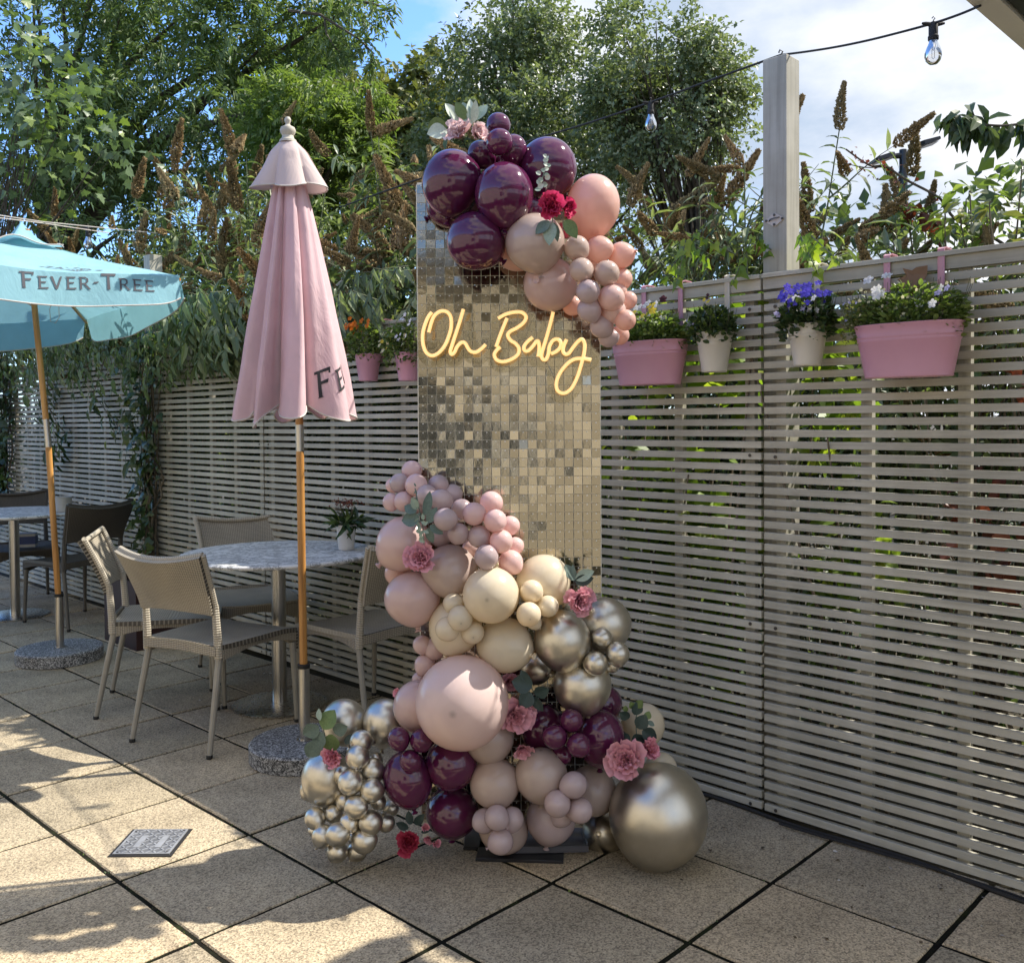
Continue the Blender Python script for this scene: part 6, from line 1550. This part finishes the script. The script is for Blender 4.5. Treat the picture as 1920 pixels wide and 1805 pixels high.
for (a, c_) in (((-40, 398), (300, 438)), ((-40, 404), (205, 437))):
    MB().tube([at(a[0], a[1], 6.0) - lb, at(80, (a[1] + c_[1]) / 2 - 2, 6.4) - lb, at(c_[0], c_[1], 7.1) - lb], .0035, 5).obj('cord', MATS['hem'], tw)
# rhombus plate with a ring bolt on the tall post
dp = empty('eye_plate', fen(.013 - .0, -.112 + .0472, 0) , FROT); dp.location.z = at(1458, 411, 3.4).z; dp.parent = None
tag(dp, 'rhombus shaped pale metal plate with four bolts screwed to the tall post', 'plate')
m_ = MB(); R4 = []
for k, (x, z) in enumerate([(-.041, 0), (0, -.026), (.041, 0), (0, .026)]): R4.append((x, z))
rim = []
for k in range(4):
    a, b_, c_ = Vector(R4[k - 1]), Vector(R4[k]), Vector(R4[(k + 1) % 4])
    for t in (0, .5, 1): rim.append(b_.lerp(a, .16).lerp(b_, t) .lerp(b_.lerp(c_, .16), t))
n = len(rim); V = [(p.x, 0, p.y) for p in rim] + [(p.x, -.003, p.y) for p in rim]
m_.add(V, [tuple(range(n)), tuple(range(2 * n - 1, n - 1, -1))] + [(i, n + i, n + (i + 1) % n, (i + 1) % n) for i in range(n)])
MATS['plate'] = simple('pale_plate', (.48, .42, .36), .45, .3, .1, 20)
m_.obj('plate_body', MATS['plate'], dp, smooth=False)
for x, z in ((-.031, 0), (.031, 0), (0, .017), (0, -.017)):
    MB().lathe([(.0046, 0), (.0046, .0025), (.002, .0035), (0, .0035)], 10).obj('bolt', MATS['screw'], dp, loc=(x, -.0031, z), rot=(PI / 2, 0, 0))
MB().tube([(-.02, -.004, -.003), (-.012, -.010, .002), (0, -.013, .003), (.012, -.010, .005), (.02, -.004, .006)], .0022, 6).obj('ring', MATS['screw'], dp)

# ------------------------------------------------------------------ street lamp
LP_ = at(1693, 300, 14.0); sl_ = empty('street_lamp', (LP_.x, 14.0, 0)); tag(sl_, 'black double-headed street lamp rising behind the bushes at the right', 'street lamp')
zt = at(1693, 281, 14.0).z
MB().tube([(0, 0, 0), (0, 0, 2.2)], .085, 14).obj('pole', MATS['black_metal'], sl_)
MB().tube([(0, 0, 2.2), (0, 0, at(1693, 322, 14).z)], .065, 14).obj('pole', MATS['black_metal'], sl_)
MB().tube([(0, 0, at(1693, 322, 14).z), (0, 0, zt)], .052, 14).obj('pole_cap', MATS['black_metal'], sl_)
b = NB('lamp_lens'); b.set(col=(.12, .12, .13), rough=.25); lens_m = b.m
for (p0, p1, p2, lb_) in ((( 1697, 293), (1716, 277), (1757, 264), 1), ((1690, 292), (1676, 293), (1636, 304), 2)):
    a, b0, c0 = (at(x, y, 14.0) - Vector((LP_.x, 14.0, 0)) for x, y in (p0, p1, p2))
    hd = MB().tube([a, b0], [.045, .04], 8).obj('arm', MATS['black_metal'], sl_)
    ax = (c0 - b0); Ln = ax.length; ax.normalize(); up = Vector((0, 0, 1)); sd = Vector((0, 1, 0)); up = sd.cross(ax) * (-1 if lb_ == 1 else 1)
    if up.z < 0: up = -up
    V = []
    for t, w, h in ((0, .06, .05), (.25, .15, .045), (.95, .16, .03), (1.0, .13, .02)):
        for (yy, zz) in ((-1, -.4), (1, -.4), (1, 1), (-1, 1)): V.append(tuple(b0 + ax * (Ln * t) + sd * (yy * w) + up * (zz * h)))
    F = [(0, 1, 2, 3), (12, 15, 14, 13)] + [(4 * i + k, 4 * i + 4 + k, 4 * i + 4 + (k + 1) % 4, 4 * i + (k + 1) % 4) for i in range(3) for k in range(4)]
    hb = MB().add(V, F).obj('lamp_head', MATS['black_metal'], sl_, smooth=False)
    V = [tuple(b0 + ax * (Ln * t) + sd * (yy * .12) - up * .03) for t, yy in ((.3, -1), (.3, 1), (.92, 1), (.92, -1))]
    MB().add(V, [(0, 1, 2, 3)]).obj('lens', lens_m, hb, smooth=False)

# ------------------------------------------------------------------ right-hand tree parts against the sky
def branchy(name, label, cat, segs, lv, size, tm, mat, seed, spread=.05, up=0, stemmat='bark', Y=None, per=1, dirz=-.5):
    root = empty(name, segs[0][0][0]); tag(root, label, cat); o_ = Vector(segs[0][0][0]); mb = MB()
    for pts, r in segs: mb.tube([Vector(p) - o_ for p in smooth_path(pts, 4)], [r * (1 - .6 * i / (len(pts) * 4)) for i in range((len(pts) - 1) * 4 + 1)], 6)
    mb.obj('stem', MATS[stemmat], root)
    rs = np.random.RandomState(seed); P = []; 
    for (pts, t0, n) in lv:
        w = smooth_path(pts, 4)
        for k in range(n):
            t = (t0 + (1 - t0) * rs.rand()) * (len(w) - 1); i = min(int(t), len(w) - 2); P.append(tuple(w[i].lerp(w[i + 1], t - i) - o_))
    P = np.array(P); n = len(P)
    if n:
        D = unit(rs, n) * .8 + np.array([0, 0, dirz]); N = unit(rs, n) * .5 + np.array([0, -.4, .8])
        leaves('foliage', tm, P + rs.normal(size=(n, 3)) * spread * .3, D, N, size * (.6 + .7 * rs.rand(n)), MATS[mat], root, rs.rand(n), seed)
    return root
Q = lambda x, y, Y=4.2: at(x, y, Y)
sA = [Q(1990, 240), Q(1930, 232), Q(1880, 236), Q(1832, 232), Q(1800, 224), Q(1775, 218)]
sB = [Q(1832, 232), Q(1822, 205), Q(1820, 195)]
branchy('leafy_branch', 'leafy branch tip with pointed leaves entering from the right edge below the clouds', 'branch', [(sA, .007), (sB, .004)], [(sA[1:4], .0, 34), (sA[3:], .0, 34), (sB, .0, 9)], .105, T_broad(.21, .35), 'dark_leaf', 91, dirz=-.75)
sC = [Q(1900, 470), Q(1840, 432), Q(1790, 410), Q(1762, 372), Q(1700, 338), Q(1660, 312), Q(1630, 310), Q(1586, 280)]
sD = [Q(1662, 313), Q(1620, 314), Q(1584, 306)]
sE = [Q(1765, 376), Q(1772, 400), Q(1768, 430), Q(1740, 410), Q(1705, 392)]
branchy('bare_branch', 'bare curving branch with tiny seed clusters crossing the street lamp', 'branch', [(sC, .008), (sD, .003), (sE, .004)], [(sC[2:], .1, 46), (sD, .2, 8), (sE[2:], .2, 10)], .018, T_diamond(.5), 'red_leaf', 92, spread=.08)
sF = [Q(1800, 440), Q(1760, 425), Q(1730, 400), Q(1715, 385)]
branchy('dead_twig', 'twig with curled dark red dead leaves in front of the lamp pole', 'branch', [(sF, .004)], [(sF, .0, 16)], .07, T_broad(.3, .5), 'red_leaf', 93, dirz=-.6)
def shrub(label, s, d, H, r, n, seed, tm, size, mat, name='broadleaf_shrub', cat='shrub'):
    rs = np.random.RandomState(seed); rnd = random.Random(seed); root = empty(name, fen(s, -d)); tag(root, label, cat); mb = MB(); P, D, N = [], [], []
    for i in range(n):
        a = rnd.random() * 6.28; q = rnd.random() ** .5 * r; tip_ = Vector((q * math.cos(a), q * math.sin(a) * .8, H * rnd.uniform(.7, 1))); b0 = tip_ * .12; b0.z = 0
        pts = smooth_path([b0, b0.lerp(tip_, .5) + Vector((rnd.uniform(-.06, .06), rnd.uniform(-.06, .06), .05)), tip_ - Vector((0, 0, .12)), tip_], 5)
        mb.tube(pts, [.007 * (1.1 - k / len(pts)) for k in range(len(pts))], 5, cap=False)
        for k in range(26):
            t = rnd.uniform(.45, 1) * (len(pts) - 1); j = min(int(t), len(pts) - 2); p = pts[j].lerp(pts[j + 1], t - j); w = rnd.random() * 6.28
            sd = Vector((math.cos(w), math.sin(w), rnd.uniform(-.5, .5))); p = p + sd * rnd.uniform(0, .12); P.append(p); D.append(sd + Vector((0, 0, -.25))); N.append(Vector((rnd.uniform(-.5, .5), rnd.uniform(-.5, .5), 1)))
    mb.obj('stem', MATS['vine_stem'], root); a = [np.array([tuple(v) for v in q]) for q in (P, D, N)]
    leaves('foliage', tm, a[0], a[1], a[2], size * (.6 + .7 * rs.rand(len(P))), MATS[mat], root, rs.rand(len(P)), seed)
shrub('shrub with broad pointed leaves just above the fence below the street lamp', .35, 1.2, 2.40, .42, 24, 95, T_broad(.24, .3), .068, 'bright_leaf')
shrub('dense leafy shrub over the fence at the right edge of the photo', 1.05, 1.4, 2.58, .50, 34, 96, T_broad(.26, .3), .062, 'buddleia_leaf')
shrub('low olive shrub filling the fence top behind the long pink trough', .75, 1.0, 2.25, .45, 24, 97, T_broad(.26, .3), .06, 'olive_leaf')
shrub('far green bush top behind the shrubs at the right edge', 2.6, 3.4, 2.9, .9, 40, 98, T_broad(.3, .3), .08, 'bright_leaf')
# maple growing at the far left with large lobed leaves
tree('maple_tree', 'maple with large lobed leaves at the left edge above the blue parasol', 'tree', (-5.2, 9.0, 0), 1.6,
     [lobe(50, 150, 7.6, 90, 60), lobe(120, 230, 7.6, 90, 55), lobe(30, 250, 7.6, 80, 60), lobe(190, 290, 7.5, 60, 40), lobe(70, 330, 7.6, 100, 50), lobe(20, 60, 7.8, 40, 40)], 190, T_maple(), 0.082, MATS['maple_leaf'], 31, twig=.45, per=4, droop=.5, keep=.7, trunk_r=.04, branches=40, surf=.1)

# ------------------------------------------------------------------ drain cover, cable, litter
dc = gnd(284, 1580); dr = empty('drain_cover', (dc.x, dc.y, .0)); tag(dr, 'square grey patterned metal drain cover set in the sunlit paving', 'drain cover')
MATS['cast_metal'] = simple('cast_metal', (.34, .35, .37), .5, .35, .15, 30)
m_ = MB(); m_.box((0, 0, .0018), (.103, .103, .0016)); m_.obj('frame', MATS['rubber'], dr, smooth=False)
MB().box((0, 0, .0040), (.092, .092, .0014), bev=.001).obj('lid', simple('lid_metal', (.15, .155, .165), .55, .3), dr, smooth=False)
m_ = MB(); rr = random.Random(2)
for i in range(-4, 5):
    for j in range(-4, 5):
        x, y = i * .0195, j * .0195 
        if (abs(x) > .08 or abs(y) > .08) or (abs(abs(x) - .036) < .012 and abs(y) < .045): continue
        a = PI / 4 if (i + j) % 2 else -PI / 4
        m_.box((x, y, .0062), (.0098, .0026, .0012), Matrix.Rotation(a, 3, 'Z'))
for x in (-.036, .036):
    m_.box((x, 0, .0062), (.010, .046, .0009))
for q_x, q_y, a_, b2 in ((0, .089, .092, .003), (0, -.089, .092, .003), (.089, 0, .003, .086), (-.089, 0, .003, .086)): m_.box((q_x, q_y, .0062), (a_, b2, .0011))
m_.obj('tread_pattern', MATS['cast_metal'], dr, smooth=False)
for x in (-.08, .08):
    for y in (-.08, .08): MB().lathe([(.004, .0066), (.004, .008), (0, .0082)], 8, (x, y, 0), cap=False).obj('screw', MATS['screw'], dr)
cb = MB(); rr = random.Random(6)
pts = [fen(s_, .030 + .012 * math.sin(s_ * 9) + (.05 * max(0, s_ - .35) ** 1.4), .008) for s_ in np.linspace(-.9, 1.6, 40)]
cbo = cb.tube(pts, .0065, 7).obj('ground_cable', MATS['rubber'], None); tag(cbo, 'black cable lying along the fence foot at the right', 'cable')
c2b = MB().tube([fen(s_, .046 + .02 * math.sin(s_ * 5 + 1) + .03 * max(0, s_ - .3), .010) for s_ in np.linspace(.1, 1.6, 30)], .0045, 6).obj('ground_cable', MATS['rubber'], None); tag(c2b, 'thinner second black cable looping beside the thick one at the fence foot', 'cable')
rs = np.random.RandomState(77); n = 420
s_ = rs.uniform(-7.5, 1.2, n); d_ = np.abs(rs.normal(size=n)) * .28 + .02; far_ = rs.rand(n) < .16; d_[far_] = rs.uniform(.3, 3.2, far_.sum())
P = np.array([tuple(FP)]) + s_[:, None] * np.array([tuple(FD)]) + d_[:, None] * np.array([tuple(FN)]) + np.array([[0, 0, .004]])
D = unit(rs, n) * np.array([1, 1, .15]); N = np.array([0, 0, 1.]) + unit(rs, n) * .3
b = NB('litter'); a = b.n('ShaderNodeAttribute', attribute_name='var'); b.set(col=b.ramp(a.outputs['Fac'], [(0, (.05, .035, .02)), (.55, (.13, .085, .04)), (.8, (.5, .47, .42)), (1, (.62, .6, .56))]), rough=.9)
lo = leaves('leaf_litter', T_diamond(.35), P, D, N, .012 * (.5 + 1.2 * rs.rand(n)), b.m, None, rs.rand(n), 3, kind='stuff'); tag(lo, 'tiny fallen petals and leaf crumbs scattered on the paving near the fence', 'litter')
# moss tufts in the joints
n = 2600; rs = np.random.RandomState(78); a_ = rs.uniform(-3, 9, n); c_ = rs.uniform(-5, 9, n); hor = rs.rand(n) < .5
u_ = np.where(hor, np.round(a_), a_) * SU + np.where(hor, rs.normal(size=n) * .0022, 0); v_ = np.where(hor, c_, np.round(c_)) * SV + np.where(hor, 0, rs.normal(size=n) * .0022)
P = np.array([tuple(G0)]) + u_[:, None] * np.array([tuple(U)]) + v_[:, None] * np.array([tuple(Vv)])
msk = (np.sin(P[:, 0] * 5) + np.sin(P[:, 1] * 4.3 + 1) > .1) & (((P - np.array([tuple(FP)])) @ np.array(tuple(FN))) > .05); P = P[msk]; n = len(P); P[:, 2] = -.008
leaves('moss', T_diamond(.4), P, unit(rs, n) * .6 + np.array([0, 0, 1.]), unit(rs, n), .009 * (.6 + .7 * rs.rand(n)), MATS['ivy_leaf'], patio, rs.rand(n), 5, kind='stuff')

# ------------------------------------------------------------------ roof edge overhead at the right and the house behind the viewer
b = NB('roof_render'); b.set(col=b.ramp(b.noise(b.coord('Object'), 3, 5), [(.3, (.66, .65, .62)), (.7, (.74, .73, .70))]), rough=.7); roofm = b.m
b = NB('dark_recess'); b.set(col=(.03, .032, .035), rough=.5); drm = b.m
rf = empty('roof_canopy', fen(.79, 2.6, 2.53), FROT); tag(rf, 'pale flat roof corner jutting in at the top right', 'roof')
MB().box((.55, 1.00, .10), (.50, 1.95, .06)).obj('roof_slab', roofm, rf, smooth=False)
MB().box((.035, 1.00, .05), (.033, 1.97, .05), bev=.004).obj('fascia', roofm, rf, smooth=False)
MB().box((.105, 1.00, .018), (.030, 1.955, .010)).obj('gutter_recess', drm, rf, smooth=False)
MB().box((.595, 1.00, .022), (.45, 1.955, .012)).obj('soffit', roofm, rf, smooth=False)
for x, y in ((.99, 2.2), (.99, -.8)): MB().box((x, y, -1.275), (.05, .05, 1.27)).obj('post', roofm, rf, smooth=False)
hs = empty('house', fen(-1.0, 5.05, 0), FROT); tag(hs, 'pale rendered house front behind the viewer seen only in reflections', 'house')
b = NB('house_render'); b.set(col=b.ramp(b.noise(b.coord('Object'), 2, 6), [(.3, (.50, .45, .37)), (.7, (.57, .52, .43))]), rough=.85); hm_ = b.m
b = NB('window_glass'); b.set(col=(.03, .035, .04), rough=.05, spec=.8); wg = b.m
wins = [(-7.4, -5.4, 0.0, 2.2), (2.9, 4.6, 0.9, 2.1)]
xs = [-8] + [v for w in wins for v in w[:2]] + [7]
for i in range(0, len(xs), 2): MB().box(((xs[i] + xs[i + 1]) / 2, -.15, 1.6), ((xs[i + 1] - xs[i]) / 2, .15, 1.6)).obj('wall', hm_, hs, smooth=False)
for (x0, x1, z0, z1) in wins:
    MB().box(((x0 + x1) / 2, -.15, (z1 + 3.2) / 2), ((x1 - x0) / 2, .15, (3.2 - z1) / 2)).obj('wall', hm_, hs, smooth=False)
    if z0 > 0: MB().box(((x0 + x1) / 2, -.15, z0 / 2), ((x1 - x0) / 2, .15, z0 / 2)).obj('wall', hm_, hs, smooth=False)
    wf = MB(); w2 = (x1 - x0) / 2; xc = (x0 + x1) / 2
    for xx in (x0 + .03, xc, x1 - .03): wf.box((xx, -.10, (z0 + z1) / 2), (.03, .03, (z1 - z0) / 2 - .06))
    for zz in (z0 + .03, z1 - .03): wf.box((xc, -.10, zz), (w2, .03, .03))
    w_ = wf.obj('window', simple('white_frame', (.7, .7, .68), .5), hs, smooth=False)
    MB().box((xc, -.13, (z0 + z1) / 2), (w2, .008, (z1 - z0) / 2)).obj('pane', wg, w_, smooth=False)
MB().box((-.5, -.15, 3.25), (7.6, .22, .05)).obj('parapet', roofm, hs, smooth=False)
